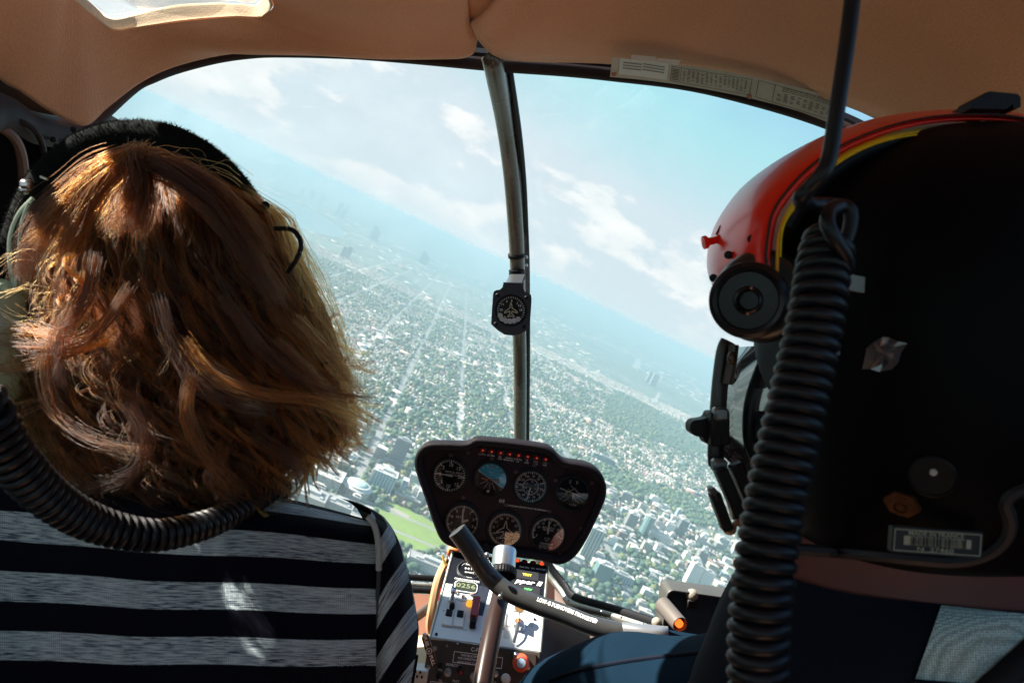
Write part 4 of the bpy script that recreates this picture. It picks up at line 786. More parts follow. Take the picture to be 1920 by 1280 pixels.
for i, (t, t2) in enumerate([('CLUTCH', ''), ('MR TEMP', ''), ('MR', 'CHIP'), ('CARBON', 'MONOXIDE'), ('STARTER', 'ON'), ('TR', 'CHIP'), ('LOW', 'FUEL'), ('LOW', 'RPM')]):
    c = pn.L(903.5 + i * 16.9, 851.5 + i * 2.4); q.text(t, (c.x, -.0004, c.z), .0042); 
    if t2: q.text(t2, (c.x, -.0004, c.z - .0045), .0042)
c = pn.L(989, 952); q.text('THIS ROTORCRAFT APPROVED FOR DAY VFR OPERATIONS ONLY', (c.x, -.0004, c.z), .0046, sx=.75); c = pn.L(941, 938); q.text('(o)', (c.x, -.0004, c.z), .010); c = pn.L(911, 1021); q.text('o', (c.x, -.0004, c.z), .009); q.build('lettering', mat('grey_lettering', (.55, .53, .50), .6), ip)
for (x, y) in [(845, 853), (922, 860), (869, 932), (1002, 872), (950, 946), (1030, 958), (878, 848), (968, 884), (1042, 900), (1110, 905), (838, 1005), (910, 1020), (1050, 1040), (1090, 990)]: c = pn.L(x, y); q = MB(); q.lathe([(.0045, 0), (.004, -.002), (0, -.0022)], c=(c.x, 0, c.z), n=12); q.build('screw', mat('brown_screw_head', (.06, .03, .03), .35), ip)
for (x, y, r) in [(838, 1002, 7), (911, 1021, 6)]: c = pn.L(x, y); q = MB(); q.lathe([(r * s15, 0), (r * s15, -.006), (r * s15 * .7, -.009), (0, -.009)], c=(c.x, 0, c.z), n=16); q.build('knob', blackp, ip)
# ================================================================ CENTRE CONSOLE
A_, B_, C_ = P(853, 1035, 1.50), P(1024, 1062, 1.50), P(810, 1195, 1.28); CO = P(918, 1130, 1.385); FR = plane_frame(A_, B_, C_); pn = Panel(A_, FR); off_ = FR.inverted() @ (A_ - CO)
cs = thing('centre_console', 'sloping centre console, black upper half and white switch panel above brown radios', 'console', A_, FR)
def qd(pts, y): return [tuple(pn.L(x, y_, 0) + v3(0, y, 0)) for x, y_ in pts]
def slab(pts, y0, y1, m, name, par=cs): b = MB(); b.prism([(q[0], q[2]) for q in qd(pts, 0)], y0, y1); return b.build(name, m, par, smooth=False)
slab([(846, 1030), (1030, 1058), (1012, 1224), (804, 1196)], .003, .16, crinkle, 'console_body')
slab([(853, 1035), (1024, 1062), (1019, 1118), (836, 1092)], -.001, .004, mat('gloss_black_panel', (.010, .011, .016), .3), 'upper_panel')
whitep = mat('white_switch_panel', (.72, .76, .77), .35, var=.06, vscale=30); slab([(836, 1094), (1018.6, 1120), (1009, 1221), (809, 1194)], -.0015, .004, whitep, 'switch_panel')
slab([(850, 1092), (918, 1102), (905, 1155), (893, 1153), (893, 1128), (868, 1122), (846, 1102)], -.0022, -.0012, mat('dark_blue_overlay', (.02, .025, .04), .4), 'dark_overlay')
for (a, b) in [((849, 1034), (806, 1196)), ((1027, 1061), (1012, 1223)), ((807, 1196), (1011, 1223))]: q = MB(); q.tube([pn.L(*a), pn.L(*b)], .003, 8); q.build('edge_strip', alum, cs)
def rnd(px, py, r, prof, m, name, par=None, n=20): c = pn.L(px, py); q = MB(); s = 1.4 / FPX * r; q.lathe([(a * s, y) for a, y in prof], c=(c.x, 0, c.z), n=n); return q.build(name, m, par or cs)
hg = rnd(881, 1069, 26, [(1, 0), (1, -.003), (.9, -.004), (.86, -.001), (0, -.001)], mat('dark_gauge_body', (.02, .022, .028), .35), 'hour_meter', n=32)
q = MB(); c = pn.L(881, 1067); q.text('HOURS', (c.x, -.0016, c.z + .012), .006); q.text('0 0 1 9', (c.x, -.0016, c.z), .008); q.text('QUARTZ', (c.x, -.0016, c.z - .011), .005); band(q, .019, .0195, D(-70), D(70), -.0016, c=(c.x, c.z)); q.build('markings', white, hg)
# clock
def rrect(w, h, r, n=6): return [(sx * (w / 2 - r) + r * math.cos(a), sz * (h / 2 - r) + r * math.sin(a)) for sx, sz, a0 in ((1, 1, 0), (-1, 1, 90), (-1, -1, 180), (1, -1, 270)) for a in [math.radians(a0 + 90 * k / n) for k in range(n + 1)]]
c = pn.L(873, 1102); R9 = rrect(.048, .030, .009); q = MB(); q.prism([(c.x + x, c.z + z) for x, z in R9], -.004, 0); ck = q.build('digital_clock', mat('clock_white_frame', (.62, .66, .68), .4), cs, smooth=False); R9 = rrect(.043, .025, .007); q = MB(); q.prism([(c.x + x, c.z + z) for x, z in R9], -.0052, -.003); q.build('screen', mat('lcd_dark', (.03, .04, .03), .2), ck, smooth=False)
q = MB(); q.text('0256', (c.x, -.0056, c.z), .017, sx=1.2); q.build('digits', mat('lcd_digit', (.20, .22, .13), .5), ck); q = MB(); q.text('CHRONOMETER', (c.x, -.003, c.z + .020), .0065, sx=1.1); q.text('QUARTZ', (c.x, -.003, c.z + .028), .005); q.build('lettering', white, ck)
c = pn.L(868, 1116); q = MB(); ring = [(.026 * math.cos(a), .019 * math.sin(a)) for a in [PI + PI * k / 16 for k in range(17)]]; q.prism([(c.x + x, c.z + z + .002) for x, z in ring], -.0032, -.0012); q.build('button_plate', mat('pale_button_plate', (.60, .64, .66), .4), cs, smooth=False)
for (x, y) in [(855, 1114), (868, 1121), (884, 1118)]: b = rnd(x, y, 4, [(1, -.001), (1, -.006), (.7, -.008), (0, -.008)], steel, 'clock_button', n=12); rnd(x, y, 2, [(1, -.0082), (0, -.0088)], mat('copper_cap', (.7, .25, .12), .3), 'cap', b, 8)
# red lights row, annunciator text, lettering
for i, (x, y, m) in enumerate([(969, 1053, redlit), (983, 1055, redlens), (999, 1057, redlens), (1015, 1059, redlit)]): b = rnd(x, y, 6.5, [(1, 0), (1, -.004), (.85, -.005), (.8, -.002)], blackp, 'warning_light', n=14); rnd(x, y, 5.2, [(1, -.002), (.8, -.006), (0, -.0075)], m, 'lens', b, 12)
q = MB()
for t, x, y, s in [('ENG FIRE', 983, 1064, .0065), ('OIL', 999, 1066, .0065), ('GOV OFF', 1014, 1068, .0065), ('AUX', 975, 1081, .006)]: c = pn.L(x, y); q.text(t, (c.x, -.0016, c.z), s, sx=.8)
c = pn.L(990, 1092); q.text('pper II', (c.x, -.0016, c.z), .018, shear=.35, off=.0003, sx=1.15); q.build('lettering', white, cs)
c = pn.L(988, 1079); q = MB(); q.prism([(c.x + x, c.z + z) for x, z in rrect(.05, .026, .002)], -.0022, 0); sc = q.build('annunciator', mat('annunciator_black', (.03, .03, .035), .25), cs, smooth=False); q = MB(); q.text('TEST', (c.x, -.0028, c.z), .009, off=.0004); q.build('lettering', yellow, sc); c = pn.L(990, 1106); q = MB(); q.prism([(c.x + x, c.z + z) for x, z in rrect(.05, .022, .002)], -.0022, 0); sc = q.build('annunciator', MATS['annunciator_black'], cs, smooth=False); q = MB(); q.text('NAV', (c.x, -.0028, c.z), .008, off=.0004); q.build('lettering', green, sc)
# switches
b = rnd(847, 1128, 6, [(1, 0), (1, -.006), (.6, -.008), (.5, -.022), (.9, -.026), (.9, -.034), (0, -.036)], steel, 'toggle_switch', n=14)
rnd(847, 1140, 5, [(1, -.001), (1, -.010), (.5, -.014), (0, -.014)], blackp, 'toggle_base', n=12); rnd(880, 1134, 6, [(1, 0), (1, -.006), (.8, -.010), (0, -.013)], mat('amber_lens', (.9, .36, .03), .2, emis=(1, .4, .03), estr=.25), 'amber_light', n=16); rnd(892, 1127, 3.5, [(1, -.001), (1, -.01), (0, -.012)], blackp, 'fuse_knob', n=10)
for (x, y) in [(840, 1160), (861, 1162)]:
    c = pn.L(x, y); q = MB(); q.box((c.x, -.003, c.z), (.0195, .005, .040), bev=.001); sw = q.build('rocker_switch', mat('ivory_plastic', (.76, .78, .76), .4), cs); q = MB(); q.box((c.x, -.0065, c.z + .010), (.0125, .004, .016), bev=.0008); q.build('rocker', blackp, sw)
c = pn.L(889, 1152); q = MB(); q.box((c.x, -.012, c.z + .004), (.0150, .022, .046), Matrix.Rotation(D(10), 4, 'X'), bev=.002); gd = q.build('switch_guard', mat('dark_red_guard', (.30, .035, .035), .35), cs); q = MB(); q.box((c.x, -.010, c.z - .030), (.012, .018, .016), bev=.002); q.build('switch_lever', blackp, gd)
q = MB(); c = pn.L(948, 1165); q.box((c.x - .006, -.003, c.z), (.012, .005, .042), bev=.001); q.build('rocker_switch', MATS['ivory_plastic'], cs); c = pn.L(946, 1150)
b = rnd(971, 1176, 13, [(1, 0), (1, -.003), (.8, -.005), (.75, -.014), (.6, -.016), (0, -.016)], steel, 'ignition_switch', n=24)
c = pn.L(971, 1176); q = MB(); q.box((c.x - .001, -.020, c.z + .004), (.003, .020, .022), bev=.0008); k1 = q.build('ignition_key', mat('brass_key', (.55, .28, .10), .35, metal=.8), cs); q = MB(); q.lathe([(.010, -.001), (.010, .001)], c=(c.x - .002, -.030, c.z + .020), n=14, axis='Y'); q.build('key_bow', MATS['brass_key'], k1)
q = MB(); q.tube(V3(crs([(c.x - .001, -.018, c.z - .006), (c.x - .003, -.016, c.z - .024), (c.x - .006, -.008, c.z - .044)], 4)), .0045, 8, flat=.4); q.build('key_tag', alum, k1)
for (x, y) in [(1002, 1162), (1006, 1122), (818, 1190), (903, 1199)]: rnd(x, y, 2.6, [(1, -.001), (.9, -.004), (0, -.004)], blackp, 'screw', n=10)
for (x, y, w, h) in [(975, 1148, .040, .010), (990, 1165, .022, .028), (852, 1178, .05, .004), (950, 1190, .012, .02)]: q = MB(); c = pn.L(x, y); q.prism([(c.x + a, c.z + b_) for a, b_ in rrect(w, h, .001, 2)], -.0019, -.0014); q.build('placard', mat('pale_blue_placard', (.48, .56, .60), .5), cs, smooth=False)
q = MB()
for t, x, y in [('MASTER', 840, 1147), ('ALT', 861, 1149), ('LTS', 846, 1176), ('GOV', 888, 1177), ('MAGNETOS', 975, 1148), ('START', 952, 1175)]: c = pn.L(x, y); q.text(t, (c.x, -.0024, c.z), .0055)
q.build('lettering', mat('black_lettering', (.02, .02, .02), .6), cs)
# lower radio stack, on a steeper face
A_, B_, C_ = P(806, 1198, 1.275), P(1010, 1225, 1.275), P(793, 1290, 1.245); FR = plane_frame(A_, B_, C_); pn = Panel(A_, FR)
rs = thing('radio_stack', 'brown radio stack with knobs and placards under the white switch panel', 'radio stack', A_, FR); cs_old, cs = cs, rs
bp_ = mat('brown_console_paint', (.075, .055, .045), .5, bump=.15, bscale=600, var=.2, vscale=15)
slab([(804, 1199), (1012, 1226), (1002, 1340), (786, 1316)], 0, .16, bp_, 'stack_body', rs)
slab([(832, 1203), (1005, 1226), (1000, 1290), (818, 1290), (822, 1222)], -.003, .001, mat('dark_brown_face', (.05, .037, .03), .5, bump=.15, bscale=600), 'stack_face', rs)
def rnd2(px, py, r, prof, m, name, par=None, n=18): c = pn.L(px, py); q = MB(); s = 1.26 / FPX * r; q.lathe([(a * s, y) for a, y in prof], c=(c.x, 0, c.z), n=n); return q.build(name, m, par or rs)
q = MB()
def frame_rect(q, x0, y0, x1, y1, w=.0010, y=-.0045):
    a, b = pn.L(x0, y0), pn.L(x1, y1); 
    for (cx1, cz1, sx1, sz1) in (((a.x + b.x) / 2, a.z, abs(b.x - a.x), w), ((a.x + b.x) / 2, b.z, abs(b.x - a.x), w), (a.x, (a.z + b.z) / 2, w, abs(a.z - b.z)), (b.x, (a.z + b.z) / 2, w, abs(a.z - b.z))): q.box((cx1, y, cz1), (sx1, .0006, sz1))
frame_rect(q, 852, 1220, 940, 1252); frame_rect(q, 808, 1276, 870, 1292)
for t, x, y, s in [('C-FPZS', 897, 1218, .010), ('THIS HELICOPTER IS APPROVED', 897, 1231, .0052), ('FOR OPERATION UNDER DAY VFR', 895, 1237, .0052), ('NON-ICING CONDITIONS ONLY', 893, 1244, .0052), ('INTERCOM', 850, 1246, .006), ('VOL', 826, 1255, .005), ('SQ', 826, 1275, .005), ('PILOT', 855, 1276, .005), ('ISO', 885, 1275, .005)]: c = pn.L(x, y); q.text(t, (c.x, -.0045, c.z), s, sx=.9)
q.build('lettering', white, rs)
kp = [(1, 0), (1, -.010), (.8, -.013), (0, -.014)]
for (x, y, r, m) in [(825, 1246, 5, blackp), (840, 1259, 8, steel), (822, 1266, 5, blackp), (887, 1266, 7, steel), (929, 1262, 6, steel), (948, 1271, 9, mat('white_knob', (.7, .7, .68), .35)), (859, 1252, 3, blackp), (927, 1280, 5, steel), (870, 1284, 5, blackp)]: k1 = rnd2(x, y, r, kp, m, 'knob'); rnd2(x, y, r * .55, [(1, -.013), (1, -.020), (0, -.021)], m, 'knob_cap', k1)
rnd2(864, 1260, 3, [(1, 0), (1, -.012), (0, -.016)], mat('red_toggle', (.55, .03, .03), .3), 'toggle'); rnd2(862, 1249, 3, [(1, 0), (1, -.006), (0, -.006)], blackp, 'toggle')
k1 = rnd2(976, 1241, 16, [(1, 0), (1, -.012), (.85, -.018), (.62, -.020), (.55, -.016), (0, -.016)], mat('orange_red_knob', (.75, .10, .04), .35), 'mixture_knob', n=26); rnd2(976, 1241, 9, [(1, -.016), (.9, -.022), (0, -.023)], mat('blue_white_cap', (.45, .60, .78), .35), 'cap', k1); rnd2(966, 1226, 5, [(1, -.003), (1, -.014), (0, -.018)], steel, 'lock_button')
for (x, y) in [(815, 1215), (803, 1250), (990, 1250)]: rnd2(x, y, 4.5, [(1, 0), (.9, -.004), (0, -.005)], steel, 'screw', n=10)
for (x, y) in [(838, 1210), (858, 1206)]: rnd2(x, y, 2, [(1, -.003), (0, -.006)], steel, 'screw', n=8)
cs = cs_old
# fuel valve tag hanging on the console's corner
pv2 = Panel(P(805, 1218, 1.20), Matrix.Rotation(math.radians(72), 3, 'Y')); tg = thing('fuel_shutoff_tag', 'dark red lever tag with white lettering hanging at the console corner', 'lever tag', P(805, 1218, 1.20), Matrix.Rotation(math.radians(72), 3, 'Y'))
q = MB(); q.prism(rrect(.054, .0125, .003), -.003, .003); q.build('tag_plate', mat('dark_red_tag', (.05, .012, .014), .4), tg, smooth=False); q = MB(); q.text('FUEL', (-.017, -.0036, 0), .0085, off=.0003); q.text('PULL', (.017, -.0036, 0), .0085, off=.0003); band(q, .0042, .0056, 0, 2 * PI, -.0036); q.lathe([(0, 0), (.0022, 0)], c=(0, -.0036, 0), n=10); q.build('lettering', white, tg); q = MB(); q.ell((-.028, 0, 0), (.004, .004, .004), nu=10, nv=8); q.build('rivet', steel, tg)

# ================================================================ CYCLIC STICK
tube_m = mat('worn_grey_brown_tube', (.070, .070, .070), .32, metal=.5, spec=.6, var=.3, vscale=40)
cyc = thing('cyclic_stick', 'dark T-bar control stick curving across in front of the console', 'control stick', P(905, 1300, 1.0))
q = MB(); q.tube(V3(crs([P(950, 1075, 1.19), P(938, 1120, 1.13), P(922, 1190, 1.06), P(903, 1290, .99), P(885, 1400, .93)], 6)), .0150, 20); q.build('stick_post', mat('dark_brown_gloss_post', (.026, .014, .012), .32, spec=.22), cyc)
bp2 = V3(crs([P(857, 994, 1.10), P(876, 1018, 1.10), P(896, 1050, 1.10), P(920, 1082, 1.10), P(955, 1110, 1.09), P(1005, 1132, 1.08), P(1060, 1152, 1.07), P(1110, 1172, 1.06), P(1168, 1186, 1.05)], 10))
q = MB(); q.tube(bp2, .0148, 24, up=(0, -1, 0)); q.build('cross_bar', tube_m, cyc)
q = MB(); q.tube([P(1166, 1186, 1.05), P(1168, 1186, 1.05), P(1210, 1190, 1.045), P(1252, 1194, 1.04)], [.0152, .0160, .0160, .0156], 20); q.build('grip_sleeve', mat('silver_sleeve', (.30, .31, .32), .35, metal=.7), cyc)
q = MB(); q.tube([P(857, 994, 1.10), P(880, 1025, 1.10), P(893, 1045, 1.10)], [.0158, .0158, .0158], 24, up=(0, -1, 0)); q.build('bar_sleeve', mat('black_bar_sleeve', (.03, .03, .032), .35), cyc)
q = MB(); ax = Matrix.Rotation(math.radians(6), 3, 'Y') @ Matrix.Rotation(math.radians(-40), 3, 'X'); cK = P(944, 1060, 1.17); q.lathe([(.0205, -.006), (.0205, .026), (.0195, .029), (.0175, .0295), (.0175, .026), (0, .026)], c=cK, axis='Z', n=32, rot=ax); q.build('pivot_cap', mat('bright_pivot_steel', (.50, .55, .58), .28, metal=.9), cyc)
q = MB(); n_ = 60; rows = []
for (r, h_) in ((.0225, -.018), (.0235, -.015), (.0235, -.008), (.021, -.004)): rows.append([cK + ax @ v3((r + (.0007 if k % 2 else 0)) * math.cos(2 * PI * k / n_), (r + (.0007 if k % 2 else 0)) * math.sin(2 * PI * k / n_), h_) for k in range(n_)])
q.grid(rows, closeu=True); q.build('knurled_ring', blackp, cyc, smooth=False)
q = MB(); q.ell(P(913, 1040, 1.08), (.0045, .0045, .0045), nu=12, nv=8); q.ell(P(938, 1118, 1.075), (.004, .003, .004), nu=12, nv=8); q.build('bolt', steel, cyc)
# lettering wrapped on the bar
t = MB(); t.text('LOW-G PUSHOVERS PROHIBITED', (0, 0, 0), .0098, align='LEFT', off=.0002); arr = [Vector(p) for p in bp2]; ds = [0]
for i in range(1, len(arr)): ds.append(ds[-1] + (arr[i] - arr[i - 1]).length)
x0 = next(d for d, p in zip(ds, arr) if 960 + p.x / p.y * FPX > 1000); nv = []
wmax = max(v[0] for v in t.v)
for v in t.v:
    s = x0 + v[0] * (.099 / wmax); i = max(0, min(len(ds) - 2, int(np.searchsorted(ds, s)) - 1)); f = (s - ds[i]) / (ds[i + 1] - ds[i]); p = arr[i].lerp(arr[i + 1], f); tt = (arr[i + 1] - arr[i]).normalized(); cd = (-p).normalized(); cd = (cd - cd.dot(tt) * tt).normalized(); pr = tt.cross(cd); pr = pr if pr.z > 0 else -pr; ph = v[2] / .0148 + .55
    nv.append(tuple(p + .0151 * (math.cos(ph) * cd + math.sin(ph) * pr)))
t.v = nv; t.build('lettering', white, cyc, smooth=False)

# ================================================================ SCREEN BOX, BUTTON
pn = Panel(P(1320, 1165, 1.16), ROLL); sb = thing('screen_box', 'dark screen in a rounded grey case behind the coiled cord', 'screen', P(1320, 1165, 1.16), ROLL)
ol = rrect(.205, .115, .012); cS = pn.L(1352, 1178)
q = MB(); rows = [[v3(cS.x + x * k, y, cS.z + z * k2) for x, z in ol] for k, k2, y in ((1, 1, .04), (1, 1, -.004), (.985, .975, -.008), (.965, .94, -.008), (.95, .92, .0), (.95, .92, .012))]; q.grid(rows, closeu=True); q.f.append(tuple(range(len(ol)))); q.m.append(0); q.build('case', mat('grey_brown_case', (.055, .054, .050), .5, var=.2, vscale=30), sb)
q = MB(); q.add([(cS.x + x * .96, .011, cS.z + z * .93) for x, z in ol], [tuple(range(len(ol)))]); q.build('screen_glass', mat('navy_dusty_screen', (.016, .040, .062), .45, spec=.12, var=.5, vscale=60), sb, smooth=False)
c = pn.L(1297, 1114); q = MB(); q.ell((c.x, -.002, c.z), (.0105, .009, .0105), nu=20, nv=12); th = q.build('thumb_screw', mat('stone_grey_knob', (.28, .25, .20), .6, bump=.3, bscale=300), sb); q = MB(); q.box((c.x, -.004, c.z - .014), (.017, .014, .016), bev=.002); q.build('screw_foot', blackp, th)
c = pn.L(1231, 1166); q = MB(); q.ell((c.x, .0, c.z), (.0085, .008, .0085), nu=16, nv=10); q.build('thumb_screw', MATS['stone_grey_knob'], sb)
cg = P(1274, 1169, 1.05); ax = Matrix.Rotation(math.radians(12), 3, 'Z') @ Matrix.Rotation(math.radians(6), 3, 'X'); bt = thing('grip_button', 'glowing orange push button in a brown grip beside the dark screen', 'button', cg, Matrix.Identity(3))
q = MB(); q.lathe([(.0135, .06), (.0125, .0), (.0120, -.003), (.0105, -.003), (.0095, .004)], n=26, rot=ax); q.build('grip_tube', mat('grey_brown_grip', (.10, .085, .075), .45), bt); q = MB(); q.lathe([(.0098, .0035), (.006, .0035)], n=22, rot=ax); q.build('recess', mat('red_black_recess', (.03, .004, .006), .4), bt)
q = MB(); q.lathe([(.0062, .004), (.0060, -.001), (.004, -.003), (0, -.0035)], n=20, rot=ax); q.build('push_button', mat('lit_orange_button', (1, .16, .02), .4, emis=(1, .12, .015), estr=.55), bt)

# ================================================================ EXTINGUISHER
ex = thing('fire_extinguisher', 'small red fire extinguisher strapped beside the console', 'fire extinguisher', P(828, 1140, 1.66))
ax = Matrix.Rotation(math.radians(14), 3, 'Y'); cE = P(824, 1142, 1.62)
q = MB(); q.lathe([(.024, 0), (.026, .005), (.026, .085), (.020, .098), (.010, .104), (.010, .112)], c=cE, axis='Z', n=24, rot=ax); q.build('bottle', mat('red_gloss_enamel', (.55, .020, .018), .22, coat=.5), ex)
q = MB(); q.lathe([(.0262, -.012), (.0265, .026), (.0262, .028)], c=cE, axis='Z', n=24, rot=ax); q.build('label_band', mat('white_label', (.75, .74, .70), .5), ex)
top = cE + ax @ v3(0, 0, .118); q = MB(); q.box(top, (.026, .022, .022), ax.to_4x4(), bev=.004); q.build('valve', blackp, ex); q = MB(); q.box(top + v3(.006, -.01, .026), (.030, .02, .022), ax.to_4x4(), bev=.004); q.build('handle', mat('orange_plastic', (.85, .22, .07), .5), ex)
q = MB(); q.tube(V3(crs([top + v3(-.02, -.012, .018), top + v3(-.012, -.02, 0), top + v3(.01, -.02, -.008), top + v3(.03, -.016, -.004)], 6)), .0028, 8); q.build('safety_tie', mat('brass_yellow', (.75, .50, .08), .3, metal=.6), ex); q = MB(); q.box(top + v3(.008, -.012, .011), (.028, .016, .010), bev=.003); q.build('pin_tag', mat('lilac_tag', (.40, .38, .55), .5), ex)
q = MB(); q.tube(V3(crs([P(838, 1052, 1.64), P(822, 1085, 1.59), P(812, 1130, 1.57), P(806, 1170, 1.57), P(812, 1200, 1.58)], 6)), .0115, 8, up=(0, 1, 0), flat=.9); q.build('strap', mat('tan_leather_strap', (.42, .25, .13), .7, var=.2, vscale=40), ex)

# ================================================================ PLACARD on the headliner's edge
pm = mat('yellowed_clear_placard', (.44, .40, .31), .35, var=.35, vscale=25); pc = thing('limits_placard', 'curved yellowed placard strip with tiny tables along the headliner edge', 'placard', P(1360, 160, 1.0))
lo = [(1144, 144), (1200, 149), (1270, 158), (1350, 172), (1420, 187), (1500, 209), (1560, 232)]; hi = [(1148, 108), (1205, 113), (1275, 122), (1352, 133), (1428, 148), (1510, 168), (1586, 190)]
LO, HI = V3(crs([P(x, y, .985) for x, y in lo], 8)), V3(crs([P(x, y, .955) for x, y in hi], 8)); q = MB(); q.grid([[a.lerp(b, k / 4) for k in range(5)] for a, b in zip(LO, HI)]); q.grid([[a.lerp(b, k / 4) + v3(0, .0015, 0) for k in range(5)] for a, b in zip(LO, HI)]); q.build('strip', pm, pc, angle=180)
def onp(u, v): i = min(int(u * (len(LO) - 1)), len(LO) - 2); f = u * (len(LO) - 1) - i; return LO[i].lerp(LO[i + 1], f).lerp(HI[i].lerp(HI[i + 1], f), v) + v3(0, -.0012, -.0004)
q = MB(); r_ = random.Random(4)
def pr(u0, v0, u1, v1): q.add([onp(u0, v0), onp(u1, v0), onp(u1, v1), onp(u0, v1)], [(0, 1, 2, 3)])
for (a, b, c_, d_) in [(.30, .12, .63, .88), (.655, .10, .97, .90)]:
    w = .0022; h_ = .02
    pr(a, b, c_, b + h_); pr(a, d_ - h_, c_, d_); pr(a, b, a + w, d_); pr(c_ - w, b, c_, d_)
pr(.34, .12, .342, .88); pr(.72, .10, .722, .90)
for k in range(15):
    u = .35 + k * .018
    for j in range(9): 
        if r_.random() < .85: pr(u, .22 + j * .065, u + .012 * r_.uniform(.6, 1), .22 + j * .065 + .03)
for k in range(9):
    u = .735 + k * .025
    for j in range(6):
        if r_.random() < .9: pr(u, .2 + j * .065, u + .017 * r_.uniform(.7, 1), .2 + j * .065 + .03)
for j in range(3):
    u = .75
    while u < .95: w = r_.uniform(.004, .012); pr(u, .66 + j * .07, u + w, .69 + j * .07); u += w + .003
for j in range(8): pr(.305, .2 + j * .075, .335, .235 + j * .075)
q.build('printed_tables', mat('brown_print', (.10, .075, .05), .6), pc, smooth=False)
q = MB(); q.add([onp(.055, .16), onp(.17, .14), onp(.285, .12), onp(.285, .97), onp(.17, .97), onp(.055, .97)], [(0, 1, 4, 5), (1, 2, 3, 4)]); q.v = [tuple(Vector(v) + v3(0, -.0006, 0)) for v in q.v]; q.build('white_card', mat('off_white_card', (.60, .60, .54), .5), pc, smooth=False)
q = MB()
for (a, b) in [(.45, .52), (.60, .66), (.74, .80)]:
    q.add([onp(.075, b), onp(.165, b - .02), onp(.165, a - .02), onp(.075, a)], [(0, 1, 2, 3)]); q.add([onp(.17, b + .02), onp(.27, b - .02), onp(.27, a - .02), onp(.17, a + .02)], [(0, 1, 2, 3)])
q.v = [tuple(Vector(v) + v3(0, -.0015, 0)) for v in q.v]; q.build('card_stripes', mat('grey_green_print', (.20, .22, .17), .6), pc, smooth=False)
for tabp in ([P(1184, 103, .95), P(1230, 107, .95), P(1230, 116, .952), P(1184, 113, .952)], [P(1232, 109, .948), P(1277, 113, .948), P(1272, 121, .952), P(1230, 117, .952)]):
    q = MB(); vs = tabp + [v + v3(0, .002, 0) for v in tabp]; q.add(vs, [(0, 1, 2, 3), (7, 6, 5, 4), (0, 4, 5, 1), (1, 5, 6, 2), (2, 6, 7, 3), (3, 7, 4, 0)]); q.build('card_tab', mat('pale_card', (.62, .52, .44), .6), pc, smooth=False)
for (u, v) in [(.03, .16), (.63, .06)]: q = MB(); q.ell(onp(u, v), (.004, .002, .004), nu=10, nv=6); q.build('rivet', mat('copper_rivet', (.4, .16, .09), .35), pc)
# ---- coiled cord along a path
def coil(path, radii, wire, pitch, n=9, per=14, phase=0.):
    pts = V3(resample(path, 400)); L_ = [0]
    for i in range(1, len(pts)): L_.append(L_[-1] + (pts[i] - pts[i - 1]).length)
    tot = L_[-1]; turns = tot / pitch; N = int(turns * per); nrm = Vector((0, 0, 1)); out = []; last = None
    ta = [(pts[min(i + 1, 399)] - pts[max(i - 1, 0)]).normalized() for i in range(400)]; nn = []
    q = ta[0].orthogonal().normalized()
    for t in ta: q = (q - q.dot(t) * t).normalized(); nn.append(q)
    for k in range(N + 1):
        s = k / N * tot; i = min(int(np.searchsorted(L_, s)), 399); p = pts[i].lerp(pts[i - 1], (L_[i] - s) / max(L_[i] - L_[i - 1], 1e-9)) if i > 0 else pts[0]
        a = 2 * PI * k / per + phase; r = np.interp(s / tot, [0, .5, 1], radii); b = ta[i].cross(nn[i]); out.append(p + nn[i] * math.cos(a) * r + b * math.sin(a) * r)
    return out
cordm = mat('black_coiled_rubber', (.005, .006, .009), .42, spec=.3, bump=.04, bscale=400)
lc = thing('coiled_cord', 'thick black coiled cord sagging across the striped shirt', 'cord', P(300, 1000, .5))
pth = crs([v3(-.62, .30, .02), v3(-.50, .36, .01), v3(-.40, .40, -.005), P(-60, 740, .41), P(-20, 790, .42), P(25, 862, .435), P(90, 930, .46), P(175, 980, .49), P(280, 1003, .52), P(380, 985, .56), P(455, 950, .60), P(505, 920, .63), P(524, 903, .645)], 10)
q = MB(); q.tube(coil(pth, (.0140, .0128, .0086), .003, .0066), .0029, 8); q.build('coil', cordm, lc)
q = MB(); q.tube(pth[::4], .0090, 12); q.build('core', rubber, lc)
q = MB(); q.tube(V3(crs([P(520, 912, .645), P(532, 898, .65), P(540, 905, .655), P(541, 920, .66), P(534, 930, .66), P(522, 922, .655)], 6)), .0032, 8); q.build('cord_tail', cordm, lc)
rc = thing('coiled_cord', 'long black coiled cord hanging in front of the dark helmet', 'cord', P(1480, 700, .37))
pth = crs([P(1556, 452, .40), P(1545, 490, .395), P(1535, 560, .385), P(1520, 640, .38), P(1502, 720, .375), P(1484, 800, .37), P(1463, 890, .365), P(1446, 980, .36), P(1432, 1070, .355), P(1424, 1160, .352), P(1421, 1260, .35), P(1425, 1400, .345)], 10)
q = MB(); q.tube(coil(pth, (.0118, .0123, .0120), .0042, .0076, per=16), .0038, 10); q.build('coil', cordm, rc)
q = MB(); q.tube(pth[::4], .0078, 12); q.build('core', rubber, rc)
q = MB(); q.tube(V3(crs([v3(.186, .375, .47), P(1608, -120, .36), P(1600, -20, .36), P(1588, 80, .36), P(1570, 200, .36), P(1556, 290, .36), P(1542, 325, .36), P(1518, 352, .365), P(1500, 372, .37), P(1512, 382, .39), P(1560, 384, .40), P(1592, 392, .40), P(1594, 425, .40), P(1578, 470, .40), P(1560, 500, .398)], 8)), .0042, 14); q.build('straight_cord', cordm, rc)
q = MB(); q.tube(V3(crs([P(1560, 500, .40), P(1588, 505, .39), P(1585, 480, .38), P(1566, 450, .375), P(1552, 420, .375), P(1556, 395, .38), P(1575, 385, .385)], 8)), .0042, 12); q.build('cord_twist', cordm, rc)
